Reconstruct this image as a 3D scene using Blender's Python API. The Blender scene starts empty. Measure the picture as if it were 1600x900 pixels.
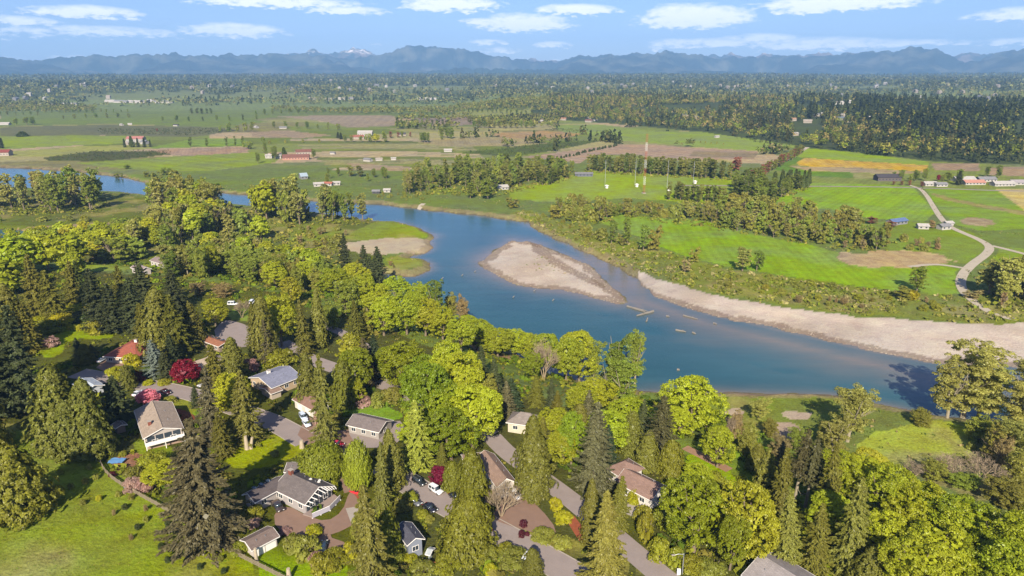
import bpy, bmesh, math, random
import numpy as np
from mathutils import Vector, Matrix
from mathutils.geometry import delaunay_2d_cdt
R = math.radians
sc = bpy.context.scene
COL = sc.collection
# ------------------------------------------------------------------ camera
CZ = 125.0; PITCH = R(17.4); FPX = 1067.0
cam = bpy.data.objects.new('camera', bpy.data.cameras.new('camera'))
COL.objects.link(cam); sc.camera = cam
cam.location = (0, 0, CZ); cam.rotation_euler = (R(90) - PITCH, 0, 0)
cam.data.lens = 24.0; cam.data.sensor_width = 36.0
cam.data.clip_start = 1.0; cam.data.clip_end = 90000.0
# ------------------------------------------------------------------ exposure
sc.view_settings.view_transform = 'Standard'; sc.view_settings.look = 'None'
sc.view_settings.gamma = 1.0; sc.view_settings.exposure = 1.12
sc.cycles.use_denoising = True
sc.cycles.max_bounces = 6; sc.cycles.diffuse_bounces = 3; sc.cycles.glossy_bounces = 2
sc.cycles.transmission_bounces = 3; sc.cycles.volume_bounces = 0; sc.cycles.transparent_max_bounces = 8
# ------------------------------------------------------------------ sun
SUN_EL, SUN_AZ = R(34.5), R(5.0)          # light travels towards azimuth 5 deg right of +Y
sd = Vector((math.sin(SUN_AZ) * math.cos(SUN_EL), math.cos(SUN_AZ) * math.cos(SUN_EL), -math.sin(SUN_EL)))
sun = bpy.data.objects.new('sun', bpy.data.lights.new('sun', 'SUN'))
COL.objects.link(sun); sun.data.energy = 5.0; sun.data.angle = R(0.5); sun.data.color = (1.0, 0.91, 0.76)
sun.rotation_euler = (-sd).to_track_quat('Z', 'Y').to_euler()
# ------------------------------------------------------------------ node helper
class NT:
    def __init__(s, tree): s.t = tree; s.n = tree.nodes; s.l = tree.links
    def node(s, typ, **kw):
        nd = s.n.new(typ)
        for k, v in kw.items():
            if k == 'ins':
                for i, x in v.items():
                    if hasattr(x, 'is_linked') or hasattr(x, 'links'): s.l.new(x, nd.inputs[i])
                    else: nd.inputs[i].default_value = x
            else: setattr(nd, k, v)
        return nd
    def m(s, op, a, b=0.0, c=None, clamp=False):
        nd = s.n.new('ShaderNodeMath'); nd.operation = op; nd.use_clamp = clamp
        for i, x in enumerate((a, b) if c is None else (a, b, c)):
            if isinstance(x, (int, float)): nd.inputs[i].default_value = x
            else: s.l.new(x, nd.inputs[i])
        return nd.outputs[0]
    def mix(s, f, a, b, mode='MIX'):
        nd = s.n.new('ShaderNodeMix'); nd.data_type = 'RGBA'; nd.blend_type = mode
        for i, x in ((0, f), (6, a), (7, b)):
            if isinstance(x, (int, float)): nd.inputs[i].default_value = x
            elif isinstance(x, tuple): nd.inputs[i].default_value = (x + (1,))[:4]
            else: s.l.new(x, nd.inputs[i])
        return nd.outputs[2]
    def ramp(s, f, stops):
        nd = s.n.new('ShaderNodeValToRGB'); s.l.new(f, nd.inputs[0]); e = nd.color_ramp.elements
        while len(e) < len(stops): e.new(0.5)
        for q, (p, c) in zip(e, stops): q.position = p; q.color = (c + (1,))[:4] if isinstance(c, tuple) else (c, c, c, 1)
        return nd.outputs[0]
    def noise(s, vec, scale, detail=3.0, rough=0.55, dist=0.0, dim='3D'):
        nd = s.n.new('ShaderNodeTexNoise'); nd.noise_dimensions = dim
        if vec is not None: s.l.new(vec, nd.inputs['Vector'])
        nd.inputs['Scale'].default_value = scale; nd.inputs['Detail'].default_value = detail
        nd.inputs['Roughness'].default_value = rough; nd.inputs['Distortion'].default_value = dist
        return nd.outputs[0]
# ------------------------------------------------------------------ world: sky and fair-weather clouds
w = bpy.data.worlds.new('World'); sc.world = w; w.use_nodes = True
W = NT(w.node_tree); W.n.clear()
sky = W.node('ShaderNodeTexSky', sky_type='NISHITA', sun_disc=False, sun_elevation=SUN_EL,
             sun_rotation=R(180) + SUN_AZ, altitude=100, air_density=1.0, dust_density=0.6, ozone_density=1.6)
skyc = W.mix(1.0, sky.outputs[0], (0.61, 0.72, 1.14), 'MULTIPLY')
tc = W.node('ShaderNodeTexCoord'); sp = W.node('ShaderNodeSeparateXYZ', ins={0: tc.outputs['Generated']})
X, Y, Z = sp.outputs
hor = W.m('SQRT', W.m('ADD', W.m('MULTIPLY', X, X), W.m('MULTIPLY', Y, Y)))
az = W.m('MULTIPLY', W.m('ARCTAN2', X, Y), FPX)            # 1067 units per radian
el = W.m('MULTIPLY', W.m('ARCTAN2', Z, hor), FPX)
uv = W.node('ShaderNodeCombineXYZ', ins={0: W.m('MULTIPLY', az, 0.35), 1: el, 2: 0.0}).outputs[0]
n1 = W.noise(uv, 0.045, 5.0, 0.6, 0.4); n2 = W.noise(uv, 0.16, 4.0, 0.6)
n1c = W.m('SUBTRACT', n1, 0.5); n2c = W.m('SUBTRACT', n2, 0.5)
azd = W.m('ADD', az, W.m('MULTIPLY', n1c, 60.0)); eld = W.m('ADD', el, W.m('MULTIPLY', n2c, 14.0))
# clouds seen in the photograph: x, y (of 1600x900), half width, half height, density
CL = [(135,20,72,9,1.0),(30,33,50,7,.8),(45,50,60,10,.55),(165,50,105,9,.75),(365,49,72,11,1.0),(440,5,130,9,.9),(545,17,62,7,.9),
      (705,8,75,12,1.1),(820,38,78,14,1.05),(755,33,40,5,.8),(898,16,66,8,1.1),(1082,29,85,17,1.2),(1300,8,115,11,1.1),(1245,16,40,7,1.0),
      (1585,24,60,10,.8),(1110,68,105,9,.8),(1190,60,62,7,.85),(1290,70,105,10,.9),(1430,67,85,6,.6),(860,70,40,6,.8),(762,66,35,5,.8),
      (780,80,48,8,.5),(1590,66,50,7,.6),(590,70,30,4,.3),(1030,76,30,5,.6),(1730,30,90,12,.9),(-120,30,90,12,.9),(-200,5,90,9,.9),(1850,55,90,8,.8)]
acc = None
for (cx, cy, hw, hh, dn) in CL:
    v = Vector((0, math.cos(PITCH), -math.sin(PITCH))) * FPX + Vector((cx - 800, 0, 0)) + Vector((0, math.sin(PITCH), math.cos(PITCH))) * (450 - cy)
    a_ = math.atan2(v.x, v.y) * FPX; e_ = math.atan2(v.z, math.hypot(v.x, v.y)) * FPX
    du = W.m('MULTIPLY', W.m('SUBTRACT', azd, a_), 1.0 / hw); dv = W.m('SUBTRACT', eld, e_)
    dv = W.m('MAXIMUM', W.m('MULTIPLY', dv, 1.0 / (hh * 1.15)), W.m('MULTIPLY', dv, -1.0 / (hh * 0.8)))
    q = W.m('SUBTRACT', dn, W.m('ADD', W.m('MULTIPLY', du, du), W.m('MULTIPLY', dv, dv)))
    acc = q if acc is None else W.m('MAXIMUM', acc, q)
# the same kind of cloud carries on outside and above the view
pl = W.node('ShaderNodeCombineXYZ', ins={0: W.m('DIVIDE', X, W.m('MAXIMUM', Z, 0.02)), 1: W.m('DIVIDE', Y, W.m('MAXIMUM', Z, 0.02)), 2: 0.0}).outputs[0]
gen = W.m('MULTIPLY', W.m('SUBTRACT', W.noise(pl, 1.1, 6.0, 0.55), 0.56), 6.0)
out = W.m('MAXIMUM', W.m('SUBTRACT', W.m('ABSOLUTE', az), 860.0), W.m('SUBTRACT', el, 150.0))
gen = W.m('SUBTRACT', gen, W.m('MULTIPLY', W.m('SUBTRACT', 1.0, W.m('MULTIPLY', out, 0.02, clamp=True)), 4.0))
gen = W.m('MULTIPLY', gen, W.m('MULTIPLY', W.m('SUBTRACT', el, 20.0), 0.02, clamp=True))
acc = W.m('MAXIMUM', acc, gen)
dens = W.m('ADD', acc, W.m('ADD', W.m('MULTIPLY', n2c, 2.4), W.m('MULTIPLY', n1c, 1.1)))
alpha = W.m('MULTIPLY', W.m('SMOOTH_MIN', W.m('MAXIMUM', W.m('MULTIPLY', dens, 1.35), 0.0), 1.0, 0.3), 0.93, clamp=True)
sh = W.m('ADD', 0.93, W.m('MULTIPLY', n2c, 0.35))
cc = W.node('ShaderNodeMix', data_type='RGBA'); cc.inputs[6].default_value = (8.6, 8.8, 9.2, 1); cc.inputs[7].default_value = (11.4, 11.2, 11.0, 1); W.l.new(sh, cc.inputs[0])
fin = W.mix(alpha, skyc, cc.outputs[2])
bg = W.node('ShaderNodeBackground', ins={0: fin, 1: 0.062})
W.node('ShaderNodeOutputWorld', ins={0: bg.outputs[0]})
w.cycles.sampling_method = 'MANUAL'; w.cycles.sample_map_resolution = 512
# ------------------------------------------------------------------ small maths
def ray(x, y):
    x = np.asarray(x, float) - 800; y = 450 - np.asarray(y, float)
    cp, s_ = math.cos(PITCH), math.sin(PITCH)
    return np.stack([x, FPX * cp + y * s_, -FPX * s_ + y * cp], -1)
def hit0(x, y, z=0.0):
    d = ray(x, y); t = (z - CZ) / d[..., 2]
    return d[..., :2] * t[..., None]
def fit(pts, z=0.0):
    p = np.array(pts, float); return hit0(p[:, 0], p[:, 1], z)
def _h(i, j, s):
    n = (i * 374761393 + j * 668265263 + s * 974711) & 0x7fffffff
    n = ((n ^ (n >> 13)) * 1274126177) & 0x7fffffff
    return ((n ^ (n >> 16)) & 0xffff) / 65535.0
def vn(x, y, sc_, seed=0):
    x = np.asarray(x, float) / sc_; y = np.asarray(y, float) / sc_
    i = np.floor(x).astype(np.int64); j = np.floor(y).astype(np.int64)
    u = x - i; v = y - j; u = u * u * (3 - 2 * u); v = v * v * (3 - 2 * v)
    return ((_h(i, j, seed) * (1 - u) + _h(i + 1, j, seed) * u) * (1 - v) + (_h(i, j + 1, seed) * (1 - u) + _h(i + 1, j + 1, seed) * u) * v) * 2 - 1
def fbm(x, y, sc_, seed=0, o=4):
    r = 0; a = 1; t = 0
    for k in range(o): r = r + a * vn(x, y, sc_ / 2 ** k, seed + k * 17); t += a; a *= .5
    return r / t
def sst(a, b, x):
    t = np.clip((x - a) / (b - a), 0, 1); return t * t * (3 - 2 * t)
def inpoly(P, x, y):
    x = np.asarray(x, float); y = np.asarray(y, float); c = np.zeros(x.shape, bool)
    m = (x >= P[:, 0].min()) & (x <= P[:, 0].max()) & (y >= P[:, 1].min()) & (y <= P[:, 1].max())
    if not m.any(): return c
    xs, ys = x[m], y[m]; r = np.zeros(xs.shape, bool); n = len(P)
    for i in range(n):
        x0, y0 = P[i]; x1, y1 = P[i - 1]
        if y0 == y1: continue
        k = ((y0 > ys) != (y1 > ys)) & (xs < (x1 - x0) * (ys - y0) / (y1 - y0) + x0); r ^= k
    c[m] = r; return c
def dist(P, x, y, closed=True):
    x = np.asarray(x, float); y = np.asarray(y, float); d = np.full(x.shape, 1e18); n = len(P)
    for i in range(0 if closed else 1, n):
        ax, ay = P[i - 1]; bx, by = P[i]; vx, vy = bx - ax, by - ay; L = vx * vx + vy * vy + 1e-9
        t = np.clip(((x - ax) * vx + (y - ay) * vy) / L, 0, 1)
        d = np.minimum(d, (x - ax - t * vx) ** 2 + (y - ay - t * vy) ** 2)
    return np.sqrt(d)
def smooth(P, it=2, closed=True):
    P = np.array(P, float)
    for _ in range(it):
        if closed: Q = np.roll(P, -1, 0); P = np.stack([.75 * P + .25 * Q, .25 * P + .75 * Q], 1).reshape(-1, 2)
        else:
            a, b = P[:-1], P[1:]; M = np.stack([.75 * a + .25 * b, .25 * a + .75 * b], 1).reshape(-1, 2)
            P = np.vstack([P[:1], M[1:-1], P[-1:]])
    return P
# ------------------------------------------------------------------ the lie of the land
far_bank = [(-400,245),(0,262),(60,264),(130,270),(185,276),(246,291),(300,299),(350,302),(420,308),(500,315),(590,319),(640,325),(700,332),(760,338),(820,347),(851,365),(901,389),(935,405),(969,419),
            (990,433),(1000,447),(1025,464),(1080,484),(1120,494),(1200,512),(1280,530),(1370,550),(1450,565),(1600,574),(1800,600),(2100,640)]
near_bank = [(2300,760),(1900,705),(1700,676),(1560,662),(1500,656),(1440,647),(1400,638),(1350,627),(1330,620),(1290,617),(1200,616),(1130,614),(1060,613),(1010,613),(970,612),(920,600),(860,577),(790,548),
             (740,522),(700,504),(660,490),(600,476),(540,462),(480,450),(480,433),(540,428),(590,427),(628,431),(648,431),(672,422),(674,412),(664,407),(641,404),(650,399),(668,395),(676,385),(672,377),(681,371),(678,366),(664,361),
             (641,353),(621,347),(591,347),(540,340),(500,333),(420,325),(340,318),(260,310),(190,301),(100,297),(0,292),(-400,280)]
RIV = fit(far_bank + near_bank)
BAR = (fit([(746,409),(773,392),(802,375),(817,377),(827,376),(847,384),(871,395),(894,402),(918,411),(928,422),(945,439),(962,453),(980,473),(965,476),(935,468),(901,458),(867,453),(844,453),(824,449),(800,444),(780,434),(760,422)]))
SLO = fit([(-200,352),(20,360),(100,366),(104,377),(40,380),(-200,390)])
BEACH = fit([(996,428),(1020,440),(1060,450),(1100,463),(1150,475),(1200,484),(1270,492),(1330,500),(1400,506),(1470,510),(1530,512),(1600,512),(1800,520),(2100,545),(2100,680),(1600,600),(1450,590),(1280,550),(1100,505),(1000,470),(985,440)])
CHAN = fit([(905,388),(969,417),(1000,437),(1010,460),(1000,480),(970,462),(945,436),(928,415),(915,404)])
BLUFF = fit([(-700,380),(-100,400),(260,428),(470,462),(600,508),(700,548),(790,592),(880,632),(990,668),(1090,712),(1250,790),(1450,880),(1650,985),(1900,1150)], 15.0)
HILLF = fit([(860,187),(960,194),(1060,203),(1150,214),(1240,230),(1300,238),(1380,248),(1500,255),(1600,258),(1900,262),(2600,270)])
def side(P, x, y):       # >0 beyond an open polyline as seen from the camera
    x = np.asarray(x, float); y = np.asarray(y, float)
    d = dist(P, x, y, False); a = np.arctan2(x, y); pa = np.arctan2(P[:, 0], P[:, 1]); pr = np.hypot(P[:, 0], P[:, 1])
    o = np.argsort(pa); r = np.interp(a, pa[o], pr[o]); return np.where(np.hypot(x, y) > r, d, -d)
def H(x, y):
    x = np.asarray(x, float); y = np.asarray(y, float); r = np.hypot(x, y)
    jx = x + 2.5 * vn(x, y, 16, 3) + 1.0 * vn(x, y, 5, 4); jy = y + 2.5 * vn(x, y, 16, 5) + 1.0 * vn(x, y, 5, 6)
    lo = 2.3 + 0.35 * fbm(x, y, 60, 1, 2)
    b = side(BLUFF, x + 6 * vn(x, y, 40, 8), y + 6 * vn(x, y, 40, 9))
    z = lo + 12.7 * (1 - sst(0, 46, b)) * (1 - sst(900, 1200, r))
    z = z + 0.5 * fbm(x, y, 70, 2, 2) * (1 - sst(0, 60, b)) + 5.0 * np.exp(-(((x + 175) / 70) ** 2 + ((y - 150) / 45) ** 2))
    rp = np.where((r > 1000) & (x > -200), side(HILLF, x, y), -1.0)
    z = z + np.where(rp > 0, (26 + 8 * fbm(x, y, 500, 12, 2)) * sst(0, 500, rp) * (1 - .9 * sst(1100, 1900, rp)) * sst(-5, 5, np.degrees(np.arctan2(x, y)) + 3), 0)
    d2 = r + 250 * fbm(x, y, 900, 21, 2)
    z = z + 42 * sst(2900, 4300, d2) + 52 * sst(4200, 9000, d2) + np.where(r > 2900, fbm(x, y, 1300, 31, 4) * 20 * sst(3000, 5000, r), 0)
    near = (r < 3200)
    if near.any():
        n = near; X_, Y_ = jx[n], jy[n]
        rd = dist(RIV, X_, Y_); ri = inpoly(RIV, X_, Y_); bd = dist(BAR, X_, Y_); bi = inpoly(BAR, X_, Y_); be = inpoly(BEACH, X_, Y_) | bi
        rd = np.minimum(rd, np.where(bi | (ri & (bd < rd)), bd, rd)); wat = ri & ~bi
        wat |= inpoly(SLO, X_, Y_); rd = np.minimum(rd, dist(SLO, X_, Y_))
        slope = 0.05 + .38 * rd; flat = 0.05 + 0.045 * rd + .12 * vn(x[n], y[n], 7, 44); tb = np.where(bi, 1.0, sst(0, 16, dist(BEACH, X_, Y_)))
        land = np.minimum(z[n], np.where(be, flat * tb + np.minimum(z[n], slope) * (1 - tb), slope))
        z = z.copy(); z[n] = np.where(wat, -0.12 - np.minimum(2.0, .07 * rd), land)
    return z
def hit(x, y, dz=0.0):
    """point where the sight line through pixel (x, y) meets the land raised by dz"""
    d = ray(x, y); d = d / np.linalg.norm(d); t = (CZ - 40) / max(1e-4, -d[2]) * .5 if d[2] < 0 else 5000
    t = min(t, 60); lo = t
    ts = np.geomspace(60, 16000, 1500); P = d[None] * ts[:, None]
    f = CZ + P[:, 2] - (H(P[:, 0], P[:, 1]) + dz); k = np.argmax(f < 0)
    if k == 0: k = len(ts) - 1
    a, b = ts[k - 1], ts[k]
    ss = np.linspace(a, b, 24); P = d[None] * ss[:, None]; f = CZ + P[:, 2] - (H(P[:, 0], P[:, 1]) + dz); k = max(1, np.argmax(f < 0))
    f0, f1 = f[k - 1], f[k]; s = ss[k - 1] + (ss[k] - ss[k - 1]) * f0 / (f0 - f1 + 1e-9)
    return Vector((d[0] * s, d[1] * s, CZ + d[2] * s))
def topix(x, y, z):
    z = z - CZ; cp, s_ = math.cos(PITCH), math.sin(PITCH)
    fw = y * cp - z * s_; up = y * s_ + z * cp
    return 800 + FPX * x / fw, 450 - FPX * up / fw
def Hs(x, y): return float(H(np.array([x]), np.array([y]))[0])
# ------------------------------------------------------------------ colour and mesh helpers
KC = 0.56
def lin(r, g, b, k=None):
    f = lambda c: (c / 255 / 12.92) if c <= 10.3 else ((c / 255 + .055) / 1.055) ** 2.4
    k = KC if k is None else k; return (f(r) * k, f(g) * k, f(b) * k)
def yel(r, g, b):
    """spring greens lean to yellow"""
    if g > r and g > b * 1.25: r = r + .5 * (g - r); b = b * .82
    return (r, g, b)
def mesh(name, V, F, mat=None, smooth_=False):
    V = np.asarray(V, np.float32); F = np.asarray(F, np.int32); me = bpy.data.meshes.new(name); k = F.shape[1]
    me.vertices.add(len(V)); me.vertices.foreach_set('co', V.ravel())
    me.loops.add(F.size); me.loops.foreach_set('vertex_index', F.ravel())
    me.polygons.add(len(F)); me.polygons.foreach_set('loop_start', np.arange(0, F.size, k, dtype=np.int32))
    me.polygons.foreach_set('use_smooth', np.full(len(F), smooth_))
    me.update(calc_edges=True)
    if mat: me.materials.append(mat)
    return me
def vcol(me, C, name='Col'):
    C = np.asarray(C, np.float32)
    if C.shape[1] == 3: C = np.hstack([C, np.ones((len(C), 1), np.float32)])
    a = me.color_attributes.new(name, 'FLOAT_COLOR', 'POINT'); a.data.foreach_set('color', C.ravel())
def ob(name, me, parent=None, kind=None, label=None, cat=None, group=None, loc=None):
    o = bpy.data.objects.new(name, me); COL.objects.link(o)
    if parent is not None: o.parent = parent
    if kind: o['kind'] = kind
    if label: o['label'] = label
    if cat: o['category'] = cat
    if group: o['group'] = group
    if loc is not None: o.location = loc
    return o
MATS = {}
def mat(name, color=None, rough=0.8, spec=0.3, metal=0.0, noise=None, objcol=False, bump=0.0, emit=None, coat=0.0):
    """plain material with fine procedural variation: noise = (scale, amount)"""
    if name in MATS: return MATS[name]
    m = bpy.data.materials.new(name); m.use_nodes = True; T = NT(m.node_tree); p = T.n['Principled BSDF']
    p.inputs['Roughness'].default_value = rough; p.inputs['Metallic'].default_value = metal; p.inputs['Specular IOR Level'].default_value = spec
    if coat: p.inputs['Coat Weight'].default_value = coat
    base = T.node('ShaderNodeObjectInfo').outputs['Color'] if objcol else T.node('ShaderNodeRGB').outputs[0]
    if not objcol: T.n[-1].outputs[0].default_value = tuple(color) + (1,)
    if noise:
        tcn = T.node('ShaderNodeTexCoord').outputs['Object']; f = T.noise(tcn, noise[0], 4.0, .6)
        f2 = T.noise(tcn, noise[0] * 7, 2.0, .6)
        v = T.m('ADD', 1.0 - noise[1] * .5, T.m('MULTIPLY', T.m('SUBTRACT', T.m('ADD', T.m('MULTIPLY', f, .65), T.m('MULTIPLY', f2, .35)), .3), noise[1] * 2.2))
        base = T.node('ShaderNodeVectorMath', operation='MULTIPLY', ins={0: base, 1: T.node('ShaderNodeCombineXYZ', ins={0: v, 1: v, 2: v}).outputs[0]}).outputs[0]
        if bump:
            T.l.new(T.node('ShaderNodeBump', ins={'Strength': bump, 'Distance': .05, 'Height': f2}).outputs[0], p.inputs['Normal'])
    T.l.new(base, p.inputs['Base Color'])
    if emit: p.inputs['Emission Color'].default_value = emit + (1,); p.inputs['Emission Strength'].default_value = 1
    MATS[name] = m; return m
# ------------------------------------------------------------------ ground: one polar sheet, denser close to where it is looked at
FIELDS = []   # name, world polygon, colour, edge wobble in m, rows (direction, contrast)
def F(name, pts, rgb, wob=0.0, sm=0, z=0.0, k=None):
    P = fit(pts, z)
    if sm: P = smooth(P, sm)
    FIELDS.append((name, P, lin(*yel(*rgb), k), wob))
# far to near; later ones lie over earlier ones
F('field', [(0,163),(540,158),(860,155),(1100,158),(1600,156),(1600,166),(1000,170),(500,172),(0,176)], (112,135,92))
F('field', [(0,176),(500,172),(760,176),(760,186),(420,186),(0,190)], (104,128,74))
F('field', [(430,183),(530,181),(617,182),(617,198),(545,201),(500,190)], (158,140,112))
F('field', [(640,186),(730,184),(745,196),(650,200)], (150,132,108))
F('field', [(700,178),(830,179),(830,186),(720,186)], (140,146,92))
F('field', [(0,187),(380,184),(420,192),(330,199),(160,195),(0,199)], (104,132,66))
F('field', [(0,200),(160,196),(330,200),(375,205),(300,216),(150,213),(0,214)], (112,112,72))
F('field', [(0,215),(195,214),(195,226),(60,232),(0,236)], (124,152,66))
F('field', [(20,238),(120,231),(230,228),(240,234),(100,246),(20,247)], (156,156,80))
F('field', [(65,249),(150,238),(265,238),(270,243),(160,255),(75,253)], (84,90,52))
F('field', [(228,236),(300,234),(395,231),(385,240),(300,246),(265,243)], (170,142,114))
F('field', [(235,232),(300,219),(380,218),(385,230),(240,234)], (106,150,66))
F('field', [(120,257),(300,245),(400,240),(440,246),(430,256),(330,270),(240,270),(150,262)], (122,150,66))
F('field', [(390,207),(450,206),(520,213),(470,218),(395,215)], (164,142,110))
for i in range(12):
    y = 219 + i * 4.2; c = [(180,162,122),(120,132,68),(152,146,94),(108,122,62)][(i * 7 + i // 3) % 4]
    F('field', [(455 + i * 6, y), (620 + i * 3, y - 1.5), (730 + i * 4, y + 3), (735 + i * 4, y + 6), (620 + i * 3, y + 2.4), (452 + i * 6, y + 3.6)], c)
F('field', [(540,257),(640,263),(640,270),(600,269),(550,263)], (166,146,112))
F('field', [(765,210),(850,206),(915,210),(880,218),(790,220)], (172,142,94))
F('field', [(640,222),(760,216),(860,220),(800,230),(690,230)], (160,146,104))
F('field', [(718,241),(860,225),(945,221),(862,238),(800,247)], (82,104,52))
F('field', [(813,248),(962,228),(1010,227),(1070,232),(1185,239),(1178,251),(1060,252),(985,243),(928,245),(905,258),(861,251)], (172,146,118))
F('field', [(1085,238),(1185,241),(1178,249),(1075,247)], (150,132,96))
F('field', [(960,206),(1090,207),(1200,222),(1252,231),(1190,238),(1080,231),(1010,224),(950,220)], (124,156,76))
F('field', [(860,196),(940,196),(1010,205),(950,214),(880,208)], (120,148,84))
F('field', [(1242,232),(1350,241),(1450,254),(1600,262),(1600,300),(1424,296),(1269,291),(1195,268)], (122,140,70))
F('field', [(1257,233),(1350,242),(1451,255),(1451,261),(1258,248),(1240,246)], (122,164,52))
F('field', [(1192,265),(1242,246),(1258,252),(1232,262),(1262,271),(1330,271),(1334,281),(1262,278)], (76,136,44))
F('field', [(1245,256),(1258,249),(1451,261),(1448,271),(1330,264),(1250,262)], (200,164,66))
F('field', [(1232,262),(1330,264),(1445,272),(1400,275),(1262,269)], (172,152,110))
F('field', [(1334,274),(1400,275),(1398,283),(1334,282)], (150,146,84))
F('field', [(1455,258),(1530,258),(1530,270),(1460,268)], (164,140,110)); F('field', [(1540,264),(1700,262),(1700,284),(1545,276)], (170,144,110))
F('meadow', [(800,296),(894,279),(915,268),(1060,272),(1140,276),(1195,288),(1180,322),(1130,325),(1060,318),(960,312),(900,320),(830,318),(790,312)], (130,166,56), 4, 1)
F('field', [(1195,322),(1269,289),(1424,293),(1461,335),(1445,350),(1364,346),(1296,331),(1229,326)], (108,164,44))
F('field', [(1443,296),(1556,299),(1700,360),(1700,372),(1600,362),(1532,366),(1495,356),(1472,338)], (106,156,48))
F('field', [(1450,302),(1499,317),(1700,350),(1700,358),(1600,341),(1532,328),(1465,314)], (154,144,82), 3, 1)
F('field', [(1495,345),(1515,342),(1548,347),(1548,354),(1525,358),(1500,354)], (172,150,108), 3, 1)
F('field', [(1556,299),(1620,299),(1700,340),(1600,332)], (200,178,104))
F('meadow', [(1340,352),(1450,350),(1500,362),(1545,382),(1535,405),(1500,418),(1440,412),(1380,395),(1335,375)], (112,150,54), 4, 1)
F('field', [(905,322),(960,338),(1060,347),(1111,350),(1144,365),(1262,385),(1310,399),(1340,405),(1460,412),(1495,419),(1490,440),(1499,470),(1420,464),(1364,456),(1262,443),(1195,431),(1128,420),(1060,402),(990,372),(940,352),(895,335)], (108,164,38), 2, 1)
F('meadow', [(1310,402),(1397,394),(1458,399),(1485,412),(1480,418),(1440,424),(1381,425),(1330,419)], (190,164,116), 5, 1)
F('field', [(1555,390),(1700,400),(1700,470),(1560,440)], (112,150,50), 3)
F('scrub', [(905,388),(969,418),(996,430),(1100,462),(1270,491),(1400,505),(1530,511),(1700,515),(1700,470),(1560,455),(1499,472),(1364,458),(1262,445),(1128,424),(1060,405),(960,375),(860,345),(820,330),(800,340),(851,364)], (124,140,62), 4, 1)
F('scrub', [(-400,300),(0,298),(190,306),(340,324),(500,338),(591,350),(600,400),(560,420),(480,428),(300,420),(-400,390)], (98,114,50), 4)
F('scrub', [(20,360),(100,356),(170,352),(170,358),(110,366),(30,368)], (168,146,106), 4)
F('grass', [(400,345),(470,352),(540,362),(560,372),(520,385),(430,380),(390,362)], (122,142,52), 4, 1)
F('grass', [(545,366),(597,348),(641,353),(668,365),(658,379),(581,380),(540,380)], (124,152,50), 3, 1)
F('gravel', [(530,384),(600,377),(658,377),(676,379),(678,390),(650,401),(600,403),(540,398)], (196,178,146), 5, 1)
F('grass', [(606,407),(641,403),(664,406),(674,413),(668,419),(630,426),(600,428)], (138,150,78), 3, 1)
F('grass', [(1040,614),(1130,612),(1290,614),(1350,624),(1440,645),(1560,662),(1700,680),(1900,900),(1560,800),(1400,745),(1250,700),(1130,660),(1040,640)], (112,136,58), 4)
F('gravel', [(1125,613),(1040,612),(960,611),(960,617),(1050,621),(1130,621),(1300,623),(1345,632),(1420,650),(1440,648),(1352,624),(1300,617)], (176,150,118), 3)
for P_ in ([(1128,645),(1160,645),(1158,668),(1130,664)], [(1225,648),(1262,650),(1270,664),(1240,664),(1215,656)], [(1205,668),(1240,668),(1262,688),(1240,700),(1200,684)]):
    F('gravel', P_, (190,168,142), 2, 1)
F('grass', [(1335,712),(1352,688),(1400,672),(1450,664),(1500,674),(1532,700),(1520,728),(1470,736),(1400,738),(1350,730)], (164,186,26), 2, 1)
F('gravel', [(748,520),(775,528),(800,552),(790,560),(760,545),(735,528)], (176,142,98), 3, 1, 8)
# village terrace, 15 m above the river
Z5 = 15.0
F('woods_floor', [(-500,395),(260,430),(470,464),(600,512),(700,552),(790,596),(880,638),(990,672),(1090,716),(1250,794),(1450,884),(1650,990),(1650,1050),(-600,1050)], (88,92,44), 2, 0, Z5)
F('grass', [(-600,665),(60,670),(155,712),(172,745),(300,815),(420,890),(520,1050),(-600,1050)], (122,146,34), 2, 0, Z5)
F('lawn', [(62,525),(90,508),(150,505),(185,518),(168,532),(110,528),(90,560),(60,560)], (124,154,34), 1, 1, Z5)
F('lawn', [(528,628),(560,617),(598,630),(640,650),(600,658),(540,648)], (96,164,44), .6, 1, Z5)
F('lawn', [(1170,880),(1190,862),(1250,858),(1310,880),(1330,930),(1180,930)], (126,156,38), 1, 1, Z5)
F('lawn', [(395,868),(440,856),(490,862),(560,890),(600,940),(430,940)], (106,158,30), 1, 1, Z5)
F('lawn', [(350,690),(400,672),(470,690),(470,712),(400,735),(350,730)], (140,152,44), 1, 1, Z5)
F('lawn', [(258,622),(320,628),(330,645),(280,650),(250,640)], (140,148,52), 1, 1, Z5)
F('lawn', [(690,738),(730,722),(760,728),(740,760),(700,762)], (112,160,40), 1, 1, Z5)
F('lawn', [(1068,715),(1090,706),(1150,742),(1160,770),(1100,770),(1060,750)], (116,160,36), 1, 1, Z5)
F('lawn', [(205,690),(250,692),(275,712),(240,730),(210,715)], (122,148,42), 1, 1, Z5)
F('lawn', [(360,480),(400,484),(398,504),(350,497)], (118,152,44), 1, 1, Z5)
F('lawn', [(395,384),(560,398),(560,405),(400,395)], (100,140,40), 1, 1, Z5)
F('lawn', [(85,405),(160,405),(240,408),(230,420),(90,425)], (128,158,40), 1, 1, Z5)
F('dirt', [(170,728),(205,712),(240,722),(232,745),(190,752)], (168,124,92), .6, 1, Z5)
F('dirt', [(250,640),(290,640),(310,656),(285,668),(262,655)], (150,92,62), .6, 1, Z5)
F('verge', [(760,815),(800,812),(900,850),(990,880),(1000,900),(930,880),(850,850),(770,830)], (150,142,60), .8, 0, Z5)
F('verge', [(865,765),(885,762),(980,850),(1080,930),(1060,930),(960,850)], (150,144,62), .8, 0, Z5)

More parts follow.
